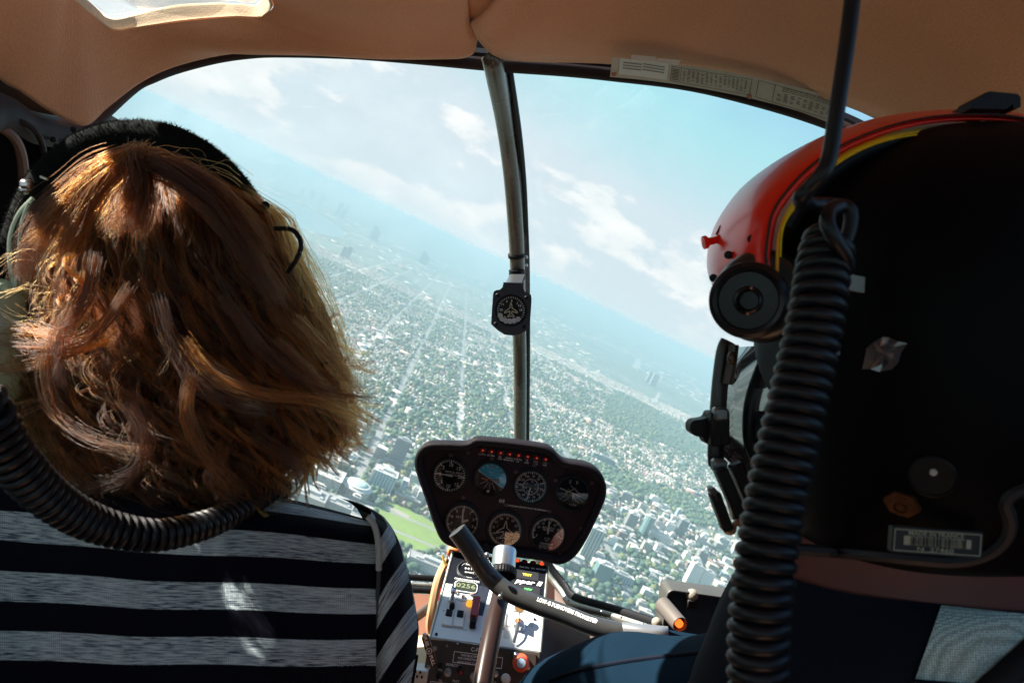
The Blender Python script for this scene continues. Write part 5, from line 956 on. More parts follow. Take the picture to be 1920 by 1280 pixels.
# ================================================================ PEOPLE
from mathutils.bvhtree import BVHTree
def skin_body(name, nodes, edges, m, parent, sub=2):
    me = bpy.data.meshes.new(name); b = BASE[parent]; me.from_pydata([Vector(n[:3]) - b for n in nodes], edges, []); o = bpy.data.objects.new(name, me); COL.objects.link(o); o.parent = parent; BASE[o] = b
    me.materials.append(m); md = o.modifiers.new('Skin', 'SKIN'); md.use_smooth_shade = True; md.branch_smoothing = .3
    sv = me.skin_vertices[0].data
    for i, n in enumerate(nodes): r = n[3]; sv[i].radius = r if isinstance(r, tuple) else (r, r); sv[i].use_root = (i == 0)
    s = o.modifiers.new('Subdivision', 'SUBSURF'); s.levels = s.render_levels = sub; return o
def skin_mat(name, col):
    m = mat(name, col, .5, spec=.4, bump=.12, bscale=900, var=.12, vscale=25); b = m.node_tree.nodes['Principled BSDF']; b.inputs['Subsurface Weight'].default_value = .12; b.inputs['Subsurface Radius'].default_value = (.01, .004, .002); b.inputs['Subsurface Scale'].default_value = .5; return m
def hair_mat(name, mel, red, rough=.28, rnd=.35, tint=(1, 1, 1)):
    m = bpy.data.materials.new(name); m.use_nodes = True; nt = m.node_tree; nt.nodes.clear(); T = NT(nt); o = T.n('ShaderNodeOutputMaterial'); h = T.n('ShaderNodeBsdfHairPrincipled', _parametrization='COLOR')
    hi = T.n('ShaderNodeHairInfo'); rp = T.n('ShaderNodeValToRGB'); rp.color_ramp.elements[0].color = (*HAIR_A, 1); rp.color_ramp.elements[1].color = (*HAIR_B, 1); e_ = rp.color_ramp.elements.new(.55); e_.color = (.020, .0040, .0008, 1); at_ = T.n('ShaderNodeAttribute'); at_.attribute_name = 'tone'; T.l(mth(T, 'MULTIPLY_ADD', hi.outputs['Random'], .30, mth(T, 'MULTIPLY', at_.outputs['Fac'], .75)), rp.inputs[0]); T.l(rp.outputs[0], h.inputs['Color'])
    for k, v in (('Melanin', mel), ('Melanin Redness', red), ('Roughness', .40), ('IOR', 1.45), ('Radial Roughness', .35), ('Random Color', rnd), ('Coat', 0.), ('Tint', (*tint, 1))):
        if k in h.inputs: h.inputs[k].default_value = v
    T.l(h.outputs[0], o.inputs[0]); return m
def hair_obj(name, strands, radius, m, parent, taper=.2, tone=None):
    """strands: (N, K, 3) in cabin coordinates"""
    b = np.array(BASE[parent][:]); N, K, _ = strands.shape; hc = bpy.data.hair_curves.new(name); hc.add_curves([K] * N)
    hc.attributes['position'].data.foreach_set('vector', (strands - b).astype(np.float32).ravel())
    ra = hc.attributes.get('radius') or hc.attributes.new('radius', 'FLOAT', 'POINT'); t = np.linspace(0, 1, K); r = np.broadcast_to(radius * (1 - (1 - taper) * t ** 2), (N, K)); ra.data.foreach_set('value', r.astype(np.float32).ravel())
    if tone is not None: ta = hc.attributes.new('tone', 'FLOAT', 'CURVE'); ta.data.foreach_set('value', np.asarray(tone, np.float32))
    hc.materials.append(m); o = bpy.data.objects.new(name, hc); COL.objects.link(o); o.parent = parent; BASE[o] = BASE[parent]; return o
skin_l = skin_mat('light_skin', (.62, .33, .22)); skin_d = skin_mat('tanned_skin', (.16, .048, .037))
# ---------------------------------------------------------------- the passenger
wo = thing('person', 'passenger seen from behind with wavy ginger hair and a striped short-sleeved shirt', 'person', (-.31, .66, -.66))
nodes = [(-.30, .68, -.66, (.13, .10)), (-.30, .68, -.50, (.11, .08)), (-.31, .69, -.36, (.12, .08)), (-.315, .68, -.24, (.075, .055)), (-.32, .665, -.17, .048), (-.325, .66, -.10, .046), (-.33, .66, -.03, (.07, .075)), (-.33, .66, .05, (.078, .088)), (-.33, .66, .11, .05),
         (-.19, .69, -.245, .045), (-.150, .70, -.31, .040), (-.140, .71, -.42, .036), (-.15, .76, -.55, .032), (-.17, .90, -.62, .027), (-.18, 1.0, -.64, .022), (-.44, .69, -.245, .045), (-.49, .70, -.33, .040), (-.52, .72, -.50, .034), (-.46, .88, -.60, .027), (-.40, .98, -.63, .022),
         (-.385, .69, -.065, .050), (-.43, .715, -.075, .034), (-.22, .78, -.68, .085), (-.21, 1.1, -.66, .062), (-.21, 1.2, -.95, .045), (-.38, .78, -.68, .085), (-.40, 1.1, -.66, .062), (-.42, 1.2, -.95, .045)]
edges = [(0, 1), (1, 2), (2, 3), (3, 4), (4, 5), (5, 6), (6, 7), (7, 8), (3, 9), (9, 10), (10, 11), (11, 12), (12, 13), (13, 14), (3, 15), (15, 16), (16, 17), (17, 18), (18, 19), (6, 20), (20, 21), (0, 22), (22, 23), (23, 24), (0, 25), (25, 26), (26, 27)]
skin_body('body', nodes, edges, skin_l, wo)
# fingers of both hands, resting forward
for s_, wx in ((1, -.18), (-1, -.40)):
    hn = [(wx, 1.0, -.64, .02), (wx, 1.04, -.645, .026), (wx, 1.07, -.65, .024)]; he = [(0, 1), (1, 2)]
    for k in range(4):
        x = wx + (k - 1.5) * .017; l = [.026, .030, .028, .021][k]; i0 = len(hn); hn += [(x, 1.085, -.652, .0085), (x, 1.085 + l, -.660, .008), (x, 1.085 + 1.7 * l, -.676, .007)]; he += [(2, i0), (i0, i0 + 1), (i0 + 1, i0 + 2)]
    i0 = len(hn); hn += [(wx - s_ * .032, 1.03, -.65, .010), (wx - s_ * .045, 1.06, -.658, .009)]; he += [(1, i0), (i0, i0 + 1)]
    skin_body('hand', hn, he, skin_l, wo)
# shirt: melange stripes follow the cloth's own coordinates
def stripe_mat():
    m = mat('striped_knit_cotton', (.3, .3, .3), .95, spec=.08); nt = m.node_tree; T = NT(nt); b = nt.nodes['Principled BSDF']
    uv = T.n('ShaderNodeUVMap'); uv.uv_map = 'UVMap'; sp = T.n('ShaderNodeSeparateXYZ'); T.l(uv.outputs[0], sp.inputs[0]); U_, V_ = sp.outputs[0], sp.outputs[1]
    nj = T.n('ShaderNodeTexNoise'); nj.inputs['Scale'].default_value = 60; T.l(uv.outputs[0], nj.inputs['Vector'])
    vj = mth(T, 'MULTIPLY_ADD', mth(T, 'SUBTRACT', nj.outputs['Fac'], .5), .02, V_)
    st = mth(T, 'GREATER_THAN', mth(T, 'FRACT', vj), .50)
    cm_ = T.n('ShaderNodeCombineXYZ'); T.l(mth(T, 'MULTIPLY', U_, 5.0), cm_.inputs[0]); T.l(mth(T, 'MULTIPLY', V_, 22.), cm_.inputs[1]); n1 = T.n('ShaderNodeTexNoise'); n1.inputs['Scale'].default_value = 2.2; n1.inputs['Detail'].default_value = 4; n1.inputs['Roughness'].default_value = .6; T.l(cm_.outputs[0], n1.inputs['Vector'])
    mel = T.n('ShaderNodeMapRange'); mel.inputs[1].default_value = .44; mel.inputs[2].default_value = .60; T.l(n1.outputs['Fac'], mel.inputs[0])
    big = T.n('ShaderNodeTexNoise'); big.inputs['Scale'].default_value = 1.6; big.inputs['Detail'].default_value = 2; T.l(uv.outputs[0], big.inputs['Vector']); mel2 = mth(T, 'MULTIPLY', mel.outputs[0], mth(T, 'MULTIPLY_ADD', big.outputs['Fac'], 2.6, -.45), clamp=True)
    rib = mth(T, 'GREATER_THAN', mth(T, 'FRACT', mth(T, 'MULTIPLY', U_, 110.)), .42); ribf = mth(T, 'MULTIPLY_ADD', rib, .28, .72)
    c1 = T.n('ShaderNodeMix', _data_type='RGBA'); T.l(mel2, c1.inputs[0]); c1.inputs[6].default_value = (.46, .55, .58, 1); c1.inputs[7].default_value = (.03, .045, .08, 1)
    c2 = T.n('ShaderNodeMix', _data_type='RGBA', _blend_type='MULTIPLY'); c2.inputs[0].default_value = 1; T.l(c1.outputs[2], c2.inputs[6]); T.l(ribf, c2.inputs[7])
    c3 = T.n('ShaderNodeMix', _data_type='RGBA'); T.l(st, c3.inputs[0]); c3.inputs[6].default_value = (.0035, .004, .009, 1); T.l(c2.outputs[2], c3.inputs[7]); T.l(c3.outputs[2], b.inputs['Base Color'])
    bp = T.n('ShaderNodeBump'); bp.inputs['Strength'].default_value = .35; bp.inputs['Distance'].default_value = .0008; T.l(mth(T, 'MULTIPLY_ADD', n1.outputs['Fac'], .5, rib), bp.inputs['Height']); T.l(bp.outputs[0], b.inputs['Normal']); return m
SM = stripe_mat()
KV = [-.9, -.45, 0, .5, 1, 2, 3, 4, 6]; KX = [-200, 0, 250, 500, 705]
KT = {-.9: [800, 830, 850, 925, 977], -.45: [845, 862, 880, 936, 979], 0: [885, 903, 925, 958, 984], .5: [935, 955, 975, 998, 1019], 1: [990, 1010, 1034, 1045, 1055], 2: [1108, 1125, 1139, 1145, 1151], 3: [1226, 1237, 1244, 1247, 1248], 4: [1345, 1350, 1352, 1352, 1350], 6: [1590, 1590, 1590, 1585, 1580]}
tab = np.array([KT[v] for v in KV], float)
rows, uvs = [], []; NV, NX = 60, 56
for i in range(NV):
    v = -.9 + 6.9 * i / (NV - 1); yk = [np.interp(v, KV, tab[:, j]) for j in range(5)]; row = []
    for j in range(NX):
        px = -200 + 905 * j / (NX - 1); py = np.interp(px, KX, yk); t = (px - 290) / 415
        py += 1.5 * math.sin(px * .02 + v) ; d = .595 + .045 * abs(t) ** 2.5 - .012 * min(max(v, 0), 3) - .010 * math.exp(-((px - 480) / 90) ** 2) * (v > 0) * min(v, 1) + .075 * max(0, .3 - v) ** 1.3 + .004 * math.sin(px * .013 + v * 1.4) + .007 * noise.noise(Vector((px * .012 + v * .5, v * .55 - px * .002, 1.3))) + .003 * noise.noise(Vector((px * .03 - v, v * 1.3, 7.3)))
        row.append(P(px, py, d)); uvs.append((px / 420, v))
    rows.append(row)
sh = MB().grid(rows); back = [[p + v3(0, .15 + .04 * math.sin(PI * j / (NX - 1)), -.075) for j, p in enumerate(r)] for r in rows]; k = len(sh.v); sh.grid([r[::-1] for r in back]); uvs += [(0, .2)] * (len(sh.v) - k)
sh.grid([[a, b] for a, b in zip([r[0] for r in rows], [r[0] for r in back])]); uvs += [(0, .2)] * (2 * NV); sh.grid([rows[0], back[0]]); uvs += [(0, .2)] * (2 * NX); sh.uv = uvs
shirt = sh.build('shirt', SM, wo, angle=180)
# sleeve
seam = crs([(690, 968), (703, 985), (710, 1020), (711, 1080), (707, 1140), (704, 1200), (700, 1270), (694, 1350)], 6); outer = crs([(694, 966), (722, 982), (741, 1010), (757, 1050), (770, 1100), (780, 1155), (784, 1200), (770, 1288)], 6); low2 = resample(outer, 40); se = resample(seam, 40)
rows, uvs = [], []
for i in range(40):
    a, b = se[i], low2[i]; row = []; t0 = i / 39; da, db = .612 + .008 * t0, .665
    for j in range(17):
        t = j / 16; q = a + (b - a) * math.sin(t * PI / 2); bulge = 1 - math.cos(t * PI / 2); d = da + (db - da) * bulge - .010 * math.sin(PI * min(1, t * 1.3)) * min(1, t0 * 4); row.append(P(q[0], q[1], d)); uvs.append((q[1] / 420 * 1.1 + t * .1, (q[1] - 1185) / 97 * .92 + (q[0] - 703) / 60 + 2.0 - .25 * ((q[0] - 703) / 80) ** 2 + .0))
    for j in range(8): t = (j + 1) / 8; p = row[16]; row.append(p + v3(-.012 * t * t * 4, .075 * t, 0)); uvs.append((q[1] / 420 + .1 + t * .1, (q[1] - 1185) / 97 * .92 + (q[0] - 703) / 60 + 2.0 + t))
    rows.append(row)
sl_ = MB().grid(rows); sl_.uv = uvs; sl_.build('sleeve', SM, wo, angle=180)
sq = [(x - 1, y) for x, y in resample(seam[:36], 60)]
for sa, sb_, nm_, cc_ in ((0, 22, 'grey_seam_cord', (.34, .38, .38)), (21, 60, 'dark_seam_cord', (.05, .058, .07))): q = MB(); q.tube([P(x, y, .607 + .00005 * (y - 968)) for x, y in sq[sa:sb_]], .0028 if sa == 0 else .0019, 8); q.build('sleeve_seam', mat(nm_, cc_, .95, bump=.8, bscale=420, spec=.1), wo)
q = MB(); q.tube([P(x + .5, y + 2, .66) for x, y in low2[-8:]], .002, 6); q.build('sleeve_hem', SM, wo)
# hair
TY = [284, 300, 340, 400, 500, 600, 700, 800, 880, 945, 985]; TC = [268, 272, 282, 292, 297, 312, 326, 345, 352, 345, 345]; TH = [22, 60, 145, 226, 268, 298, 326, 312, 262, 205, 165]
TONES = []
def hair_strands(nc, ns, K, rho_lo, rho_hi, seed, loose=0.):
    r = np.random.default_rng(seed); s = np.linspace(0, 1, K)[None, :]; th = r.uniform(-1.9, 1.9, (nc, 1)) + r.normal(0, .05, (nc, 1)); y0 = 284 + 130 * r.random((nc, 1)) ** 1.6; side = np.sin(th)
    y1 = 948 - 95 * np.clip(side, 0, 1) ** 2 - 75 * np.clip(-side, 0, 1) ** 2 + r.normal(0, 46, (nc, 1)) - 260 * (r.random((nc, 1)) < .22) * r.random((nc, 1)); rho = r.uniform(rho_lo, rho_hi, (nc, 1)) ** .6
    yy = y0 + (y1 - y0) * s ** .92; cx = np.interp(yy, TY, TC); hw = np.interp(yy, TY, TH); rr = rho * (.94 + .06 * np.sin(s * 5 + r.uniform(0, 6, (nc, 1))))
    A = (4 + 30 * s) * r.uniform(.4, 1.25, (nc, 1)) * (1 + loose * .6); f1 = r.uniform(2.2, 4.8, (nc, 1)); ph = r.uniform(0, 6.3, (nc, 1))
    tw = A * np.sin(2 * PI * f1 * s ** 1.15 + ph); tw2 = A * np.cos(2 * PI * f1 * s ** 1.15 + ph + .5)
    curl = np.clip((s - .84) / .16, 0, 1) ** 1.5; ca_ = r.uniform(-1, 1, (nc, 1)) + .8 * side
    x = cx + hw * rr * np.sin(th) + tw * np.abs(np.cos(th)) + curl * ca_ * 52 + 10 * s * np.sin(th * 3 + 1); yd = yy + tw * .35 * np.abs(np.sin(th)) - curl ** 2 * np.abs(ca_) * 16
    dep = .665 - np.minimum(hw, 250) * rr * np.cos(th) * .60 / FPX * .62 - tw2 * .62 / FPX * .75 - .012 * s
    base = np.stack([x, yd, dep], -1)                                    # (nc, K, 3) pixel-like, then to cabin space
    ang = r.uniform(0, 2 * PI, (nc, ns, 1)); rad = np.sqrt(r.random((nc, ns, 1))) * r.uniform(2.5, 8, (nc, 1, 1)) * (1 + .6 * loose); env = (.70 + .6 * np.sin(PI * s) - .62 * s ** 1.5)[None]
    wv = (1.9 + loose * 5) * np.sin(2 * PI * (s[None] * r.uniform(1.5, 4, (nc, 1, 1))) + r.uniform(0, 6, (nc, 1, 1)) + r.normal(0, .7, (nc, ns, 1))) * s[None]
    ox = rad * np.cos(ang) * env + wv; oz = rad * np.sin(ang) * env; cut = r.uniform(.86, 1.0, (nc, ns, 1))
    B = base[:, None].repeat(ns, 1); out = np.empty((nc, ns, K, 3)); X = B[..., 0] + ox; Y = B[..., 1] + r.normal(0, 3, (nc, ns, 1)); Dp = B[..., 2] + oz * .62 / FPX
    out[..., 0] = (X - 960) / FPX * .62; out[..., 1] = Dp; out[..., 2] = (640 - Y) / FPX * .62
    sc = (Dp / .62)[..., None]; out[..., 0:1] *= 1 + (sc - 1) * .5; out[..., 2:3] *= 1 + (sc - 1) * .5
    tone = np.clip(r.random((nc, 1)) ** 2.0 * 1.0 + .38 * np.clip(np.abs(side) - .35, 0, 1) + .25 * (rho - .8), 0, 1); TONES.append(np.repeat(tone, ns)); return out.reshape(-1, K, 3)  # random tone; edge light and inner shade are put into strand colour
HM = hair_mat('ginger_hair', HAIR_MEL, HAIR_RED, tint=(1, .72, .5))
S1 = hair_strands(1350, 23, 44, .42, 1.0, 3); S2 = hair_strands(420, 3, 34, .85, 1.18, 9, loose=1.); S0 = hair_strands(160, 36, 22, .12, .42, 5)
hair = hair_obj('hair', np.concatenate([S1]), .00027, HM, wo, tone=TONES[0]); hair_obj('hair_underlayer', S0, .00045, HM, wo, tone=TONES[2] * .25); hair_obj('stray_hair', S2, .00018, HM, wo, tone=.5 + .5 * TONES[1])
# curls blown over the headband at the crown
def wisps(paths, n, spread, seed, K=24):
    r = np.random.default_rng(seed); out = []
    for pth in paths:
        c = np.array(resample([P(*p) for p in pth] if len(pth) < 3 else crs([P(*p) for p in pth], 8), K)); 
        for _ in range(n): o = r.normal(0, spread, 3); e = np.linspace(.9, .8, K)[:, None]; out.append(c + o * e + .0036 * np.linspace(0, 1, K)[:, None] * np.sin(np.linspace(0, r.uniform(8, 12), K) + r.uniform(0, 6))[:, None] * r.normal(0, 1, 3))
    return np.array(out)
WS = wisps([[(262, 290, .585), (215, 305, .58), (160, 345, .575), (110, 400, .57), (70, 460, .57)], [(265, 288, .585), (235, 310, .58), (190, 350, .575), (150, 410, .57), (120, 480, .56)], [(270, 292, .58), (258, 330, .57), (240, 380, .56), (215, 430, .55)], [(275, 300, .58), (320, 312, .58), (380, 340, .575), (440, 395, .575), (500, 470, .58)], [(280, 310, .575), (330, 335, .57), (400, 390, .56), (460, 470, .56), (520, 560, .57)], 
            [(240, 295, .585), (180, 318, .585), (115, 370, .58), (70, 430, .58), (35, 520, .58)], [(262, 290, .585), (262, 320, .57), (275, 370, .56), (260, 430, .55)]], 240, .0052, 2)
WL = wisps([[(300, 560, .53), (330, 660, .525), (390, 730, .52), (450, 760, .53), (500, 770, .54)], [(420, 560, .54), (500, 660, .545), (580, 720, .56), (640, 740, .58), (700, 745, .60)], [(350, 640, .53), (400, 700, .525), (480, 735, .53), (600, 755, .56), (690, 790, .59)], [(150, 560, .54), (110, 640, .54), (85, 700, .54), (110, 780, .54), (190, 830, .53), (280, 850, .52)], [(180, 480, .54), (160, 560, .53), (110, 640, .53), (115, 720, .53)], [(240, 540, .53), (200, 600, .53), (150, 640, .53), (60, 650, .55), (-20, 640, .57)], [(200, 640, .53), (120, 665, .54), (40, 690, .56), (-30, 680, .58)],
            [(120, 640, .54), (60, 620, .56), (0, 625, .58)], [(360, 700, .52), (350, 780, .52), (390, 860, .53), (450, 920, .55)], [(240, 760, .52), (270, 840, .52), (230, 900, .53), (160, 910, .55)], [(520, 640, .56), (600, 720, .58), (650, 800, .60), (640, 850, .61)], [(560, 600, .58), (630, 680, .59), (680, 745, .60)], [(480, 820, .56), (540, 860, .58), (560, 900, .60), (530, 920, .61)], [(420, 840, .55), (400, 900, .56), (440, 940, .57)]], 50, .0034, 6)
hair_obj('loose_lock', np.concatenate([WS, WL]), .00022, HM, wo, tone=np.repeat(np.random.default_rng(5).uniform(.15, .75, len(WS) // 240 + len(WL) // 50), [240] * (len(WS) // 240) + [50] * (len(WL) // 50)))
fl = wisps([[(265, 285, .59), (310, 275, .59), (380, 300, .59)], [(250, 290, .59), (180, 300, .59), (130, 350, .59), (120, 372, .59)], [(450, 340, .6), (420, 318, .6), (380, 312, .6), (360, 330, .6)], [(560, 480, .6), (600, 520, .6), (612, 560, .6), (600, 600, .6)], [(540, 430, .6), (560, 490, .61), (570, 540, .61)], [(640, 640, .61), (690, 700, .62), (720, 745, .62)], [(30, 780, .57), (20, 800, .57), (45, 820, .57), (30, 835, .57), (70, 850, .57)], [(90, 740, .56), (30, 760, .56), (35, 800, .56), (80, 830, .56)], [(0, 560, .56), (60, 540, .56), (110, 560, .56)], [(0, 570, .56), (40, 590, .56), (100, 570, .56)], [(-10, 500, .57), (40, 470, .57), (80, 500, .57)], [(300, 620, .52), (320, 660, .52), (300, 700, .52)], [(640, 780, .6), (660, 830, .61), (620, 860, .61)], [(90, 870, .56), (100, 900, .56), (150, 920, .56)]], 5, .005, 8)
hair_obj('flyaway_hair', fl, .00016, HM, wo, tone=np.full(len(fl), .95))
# ---------------------------------------------------------------- headset
hs = thing('headset', 'black fleece-padded headset with a pale green ear cup over the ginger hair', 'headset', P(280, 280, .64))
bpth = V3(crs([P(34, 470, .64), P(62, 402, .645), P(98, 345, .65), P(150, 300, .655), P(205, 276, .66), P(262, 268, .665), P(322, 276, .668), P(385, 308, .67), P(440, 358, .672), P(482, 412, .672)], 8))
NB = len(bpth); rad = [.0215 * (.55 + .45 * math.sin(PI * min(1, max(0, (i + 3) / NB)) ) ** .5) for i in range(NB)]
q = MB(); q.tube(bpth, rad, 20, up=(0, 0, 1)); fleece = mat('black_fleece', (.004, .005, .005), .95, spec=.1); bd = q.build('headband_pad', fleece, hs, angle=180)
r = np.random.default_rng(11); idx = r.integers(1, NB - 1, 15000); an = r.uniform(0, 2 * PI, 15000); ba = np.array([p[:] for p in bpth]); tg_ = ba[np.minimum(idx + 1, NB - 1)] - ba[idx - 1]; tg_ /= np.linalg.norm(tg_, axis=1)[:, None]; upv = np.array([0, 0, 1.]) - tg_ * tg_[:, 2:3]; upv /= np.linalg.norm(upv, axis=1)[:, None]; bi = np.cross(tg_, upv); nr = upv * np.cos(an)[:, None] + bi * np.sin(an)[:, None]; p0 = ba[idx] + tg_ * r.uniform(-.004, .004, (15000, 1)) + nr * np.array(rad)[idx][:, None] * .97; dr_ = nr + r.normal(0, .55, (15000, 3)); st = np.stack([p0 + dr_ * k for k in (0, .0010, .0019)], 1) + np.array([0, 0, 0])
fm = mat('fleece_fibre', (.010, .012, .012), .85, spec=.1); hair_obj('fleece_fibre', st, .00022, fm, bd)
q = MB(); q.tube(V3(crs([P(478, 368, .65), P(490, 384, .648), P(500, 396, .646), P(512, 420, .65), P(520, 450, .66)], 5)), .0030, 8); q.build('yoke', steel, hs); q = MB(); q.ell(P(497, 386, .645), (.0045, .004, .0045), nu=12, nv=8); q.build('yoke_screw', blackp, hs)
q = MB(); q.tube(V3(crs([P(62, 372, .62), P(36, 400, .62), P(20, 440, .62), P(18, 480, .62), P(24, 540, .62)], 5)), .0035, 8, flat=.5); q.tube(V3(crs([P(56, 380, .615), P(42, 420, .615), P(36, 480, .615), P(30, 540, .615)], 5)), .0022, 8); q.build('yoke', mat('pale_green_metal', (.25, .30, .24), .3, metal=.5), hs)
q = MB(); q.box(P(50, 346, .61), (.010, .008, .008), bev=.002); q.ell(P(46, 356, .612), (.005, .004, .004), nu=10, nv=6); q.tube([P(76, 331, .61), P(90, 337, .61)], .0012, 6); q.build('hinge', steel, hs)
q = MB(); q.ell(P(-8, 640, .625), (.034, .040, .058), nu=28, nv=20, fn=lambda q_: Vector([math.copysign(abs(c_) ** .8, c_) for c_ in q_])); q.build('ear_cup', mat('pale_green_plastic', (.30, .42, .33), .25, coat=.3), hs)
q = MB(); q.ell(P(38, 650, .635), (.018, .034, .050), nu=24, nv=16); q.build('ear_cushion', mat('dark_cushion', (.03, .03, .03), .5), hs)
q = MB(); q.tube(V3(crs([P(515, 428, .60), P(545, 430, .60), P(560, 444, .60), P(564, 464, .60), P(556, 486, .60), P(540, 510, .61)], 6)), [.0022] * 31, 8); q.build('microphone_wire', blackp, hs)

# ---------------------------------------------------------------- the pilot
pi_ = thing('person', 'pilot seen from behind in a navy flight suit with a pale knit shoulder panel', 'person', (.36, .56, -.66))
nodes = [(.38, .58, -.68, (.15, .11)), (.38, .58, -.50, (.13, .10)), (.375, .59, -.36, (.13, .09)), (.37, .575, -.245, (.10, .075)), (.365, .56, -.18, (.086, .074)), (.355, .555, -.11, (.080, .074)), (.34, .55, -.03, (.085, .09)), (.335, .545, .05, (.09, .10)), (.335, .545, .11, .06),
         (.275, .60, -.10, .055), (.212, .590, -.122, .042), (.20, .62, -.33, .05), (.15, .66, -.45, .045), (.14, .80, -.52, .035), (.20, .95, -.50, .028), (.54, .62, -.33, .05), (.60, .68, -.48, .045), (.56, .85, -.56, .035), (.50, .98, -.56, .028), (.28, .70, -.62, .09), (.16, .95, -.52, .06), (.15, 1.15, -.85, .05), (.46, .70, -.66, .09), (.42, 1.0, -.60, .06), (.42, 1.2, -.92, .05)]
edges = [(0, 1), (1, 2), (2, 3), (3, 4), (4, 5), (5, 6), (6, 7), (7, 8), (6, 9), (9, 10), (3, 11), (11, 12), (12, 13), (13, 14), (3, 15), (15, 16), (16, 17), (17, 18), (0, 19), (19, 20), (20, 21), (0, 22), (22, 23), (23, 24)]
skin_body('body', nodes, edges, skin_d, pi_)
navy = mat('navy_twill', (.003, .006, .014), .8, spec=.12, bump=.4, bscale=800, var=.25, vscale=14)
# neck rises out of the collar
q = MB(); rows = []
for (cx, cy_, cz, rx, ry) in [(.350, .56, -.10, .135, .085), (.350, .56, -.15, .133, .085), (.352, .56, -.195, .138, .090), (.357, .56, -.25, .15, .10)]: rows.append([v3(cx + rx * math.cos(a), cy_ + ry * math.sin(a), cz) for a in [2 * PI * k / 40 for k in range(40)]])
rows = [V3(r_) for r_ in np.array(crs([np.array([p[:] for p in r_]).ravel() for r_ in rows], 5)).reshape(-1, 40, 3)]; q.grid(rows, closeu=True); q.build('neck', skin_d, pi_, angle=180)
# shirt
ringsS = [((.350, .565, -.184), (.150, .098), -.02), ((.352, .565, -.190), (.156, .103), -.02), ((.358, .565, -.212), (.172, .112), -.04), ((.367, .57, -.26), (.20, .125), -.06), ((.38, .575, -.34), (.235, .13), -.03), ((.38, .58, -.50), (.22, .13), 0), ((.38, .58, -.70), (.20, .13), 0)]
rows = []
for (c, (rx, ry), tl) in ringsS: rows.append([v3(c[0] + rx * math.cos(a), c[1] + ry * math.sin(a) , c[2] + tl * rx * math.cos(a)) for a in [2 * PI * k / 48 for k in range(48)]])
rows = [V3(r_) for r_ in np.array(crs([np.array([p[:] for p in r_]).ravel() for r_ in rows], 6)).reshape(-1, 48, 3)]
for i, r_ in enumerate(rows):
    for k, p in enumerate(r_): p.y -= .003 * math.sin(k * .9 + i * .35)
q = MB(); q.grid(rows, closeu=True); tor = q; psh = q.build('shirt', navy, pi_, angle=180); bvS = BVHTree.FromPolygons([Vector(v) for v in tor.v], tor.f)
def onto(bv, px, py, lift=.0015, fallback=.47):
    d = P(px, py, 1.).normalized(); h = bv.ray_cast(Vector((0, 0, 0)), d); 
    return (h[0] + (-d) * lift, h[1]) if h[0] is not None else (P(px, py, fallback), -d)
pt = []
for i in range(17):
    t = i / 16; a0, a1 = (1765 - 53 * t, 1134 + 150 * t), (2020, 1160 + 150 * t); pt.append([onto(bvS, a0[0] + (a1[0] - a0[0]) * k / 16, a0[1] + (a1[1] - a0[1]) * k / 16, .003)[0] for k in range(17)])
q = MB(); q.grid(pt); q.uv = [(k / 16, i / 16) for i in range(17) for k in range(17)]
pm_ = mat('teal_white_knit', (.5, .7, .7), .9, spec=.1); nt = pm_.node_tree; T = NT(nt); b = nt.nodes['Principled BSDF']; uv = T.n('ShaderNodeTexCoord'); vo = T.n('ShaderNodeTexVoronoi'); vo.inputs['Scale'].default_value = 620; vo.inputs['Randomness'].default_value = .25; T.l(uv.outputs['Object'], vo.inputs['Vector']); rp_ = T.n('ShaderNodeMapRange'); rp_.inputs[1].default_value = .1; rp_.inputs[2].default_value = .6; rp_.inputs[3].default_value = 1.; rp_.inputs[4].default_value = .35; T.l(vo.outputs['Distance'], rp_.inputs[0]); mx_ = T.n('ShaderNodeMix', _data_type='RGBA', _blend_type='MULTIPLY'); mx_.inputs[0].default_value = 1; mx_.inputs[6].default_value = (.70, .92, .90, 1); T.l(rp_.outputs[0], mx_.inputs[7]); T.l(mx_.outputs[2], b.inputs['Base Color']); bp = T.n('ShaderNodeBump'); bp.inputs['Strength'].default_value = .6; bp.inputs['Distance'].default_value = .001; T.l(rp_.outputs[0], bp.inputs['Height']); T.l(bp.outputs[0], b.inputs['Normal'])
q.build('shoulder_panel', pm_, pi_, angle=180)
q = MB(); q.tube([onto(bvS, 1712 + k * 18, 1276 + k * 1.6, .004)[0] for k in range(12)], .0016, 6); q.build('panel_seam', navy, pi_)
q = MB(); q.tube([onto(bvS, 1850 + k * 20, 1300 - k * 18, .010)[0] for k in range(8)], .008, 8, flat=.3); q.build('harness_strap', blackp, pi_)
# trousers: left thigh and knee towards the stick
q = MB(); kp_ = [(P(1060, 1440, .90), .07, .09), (P(1085, 1385, .92), .098, .10), (P(1120, 1350, .90), .104, .098), (P(1190, 1336, .85), .098, .090), (P(1300, 1332, .78), .090, .082), (P(1420, 1345, .70), .088, .080), (P(1560, 1430, .62), .095, .085)]
cpts = V3(crs([a for a, _, _ in kp_], 6)); rr = np.array(crs([(b_, c_) for _, b_, c_ in kp_], 6)); rows = []
for i, p in enumerate(cpts):
    t = (cpts[min(i + 1, len(cpts) - 1)] - cpts[max(i - 1, 0)]).normalized(); up_ = v3(0, 0, 1); sx_ = t.cross(up_).normalized(); uu = sx_.cross(t).normalized()
    rows.append([p + sx_ * rr[i][0] * math.cos(a) + uu * rr[i][1] * math.sin(a) * (1 + .04 * math.sin(3 * a + i * .5)) + v3(0, 0, .006 * noise.noise(Vector((i * .22, a * 1.3, 2)))) for a in [2 * PI * k / 36 for k in range(36)]])
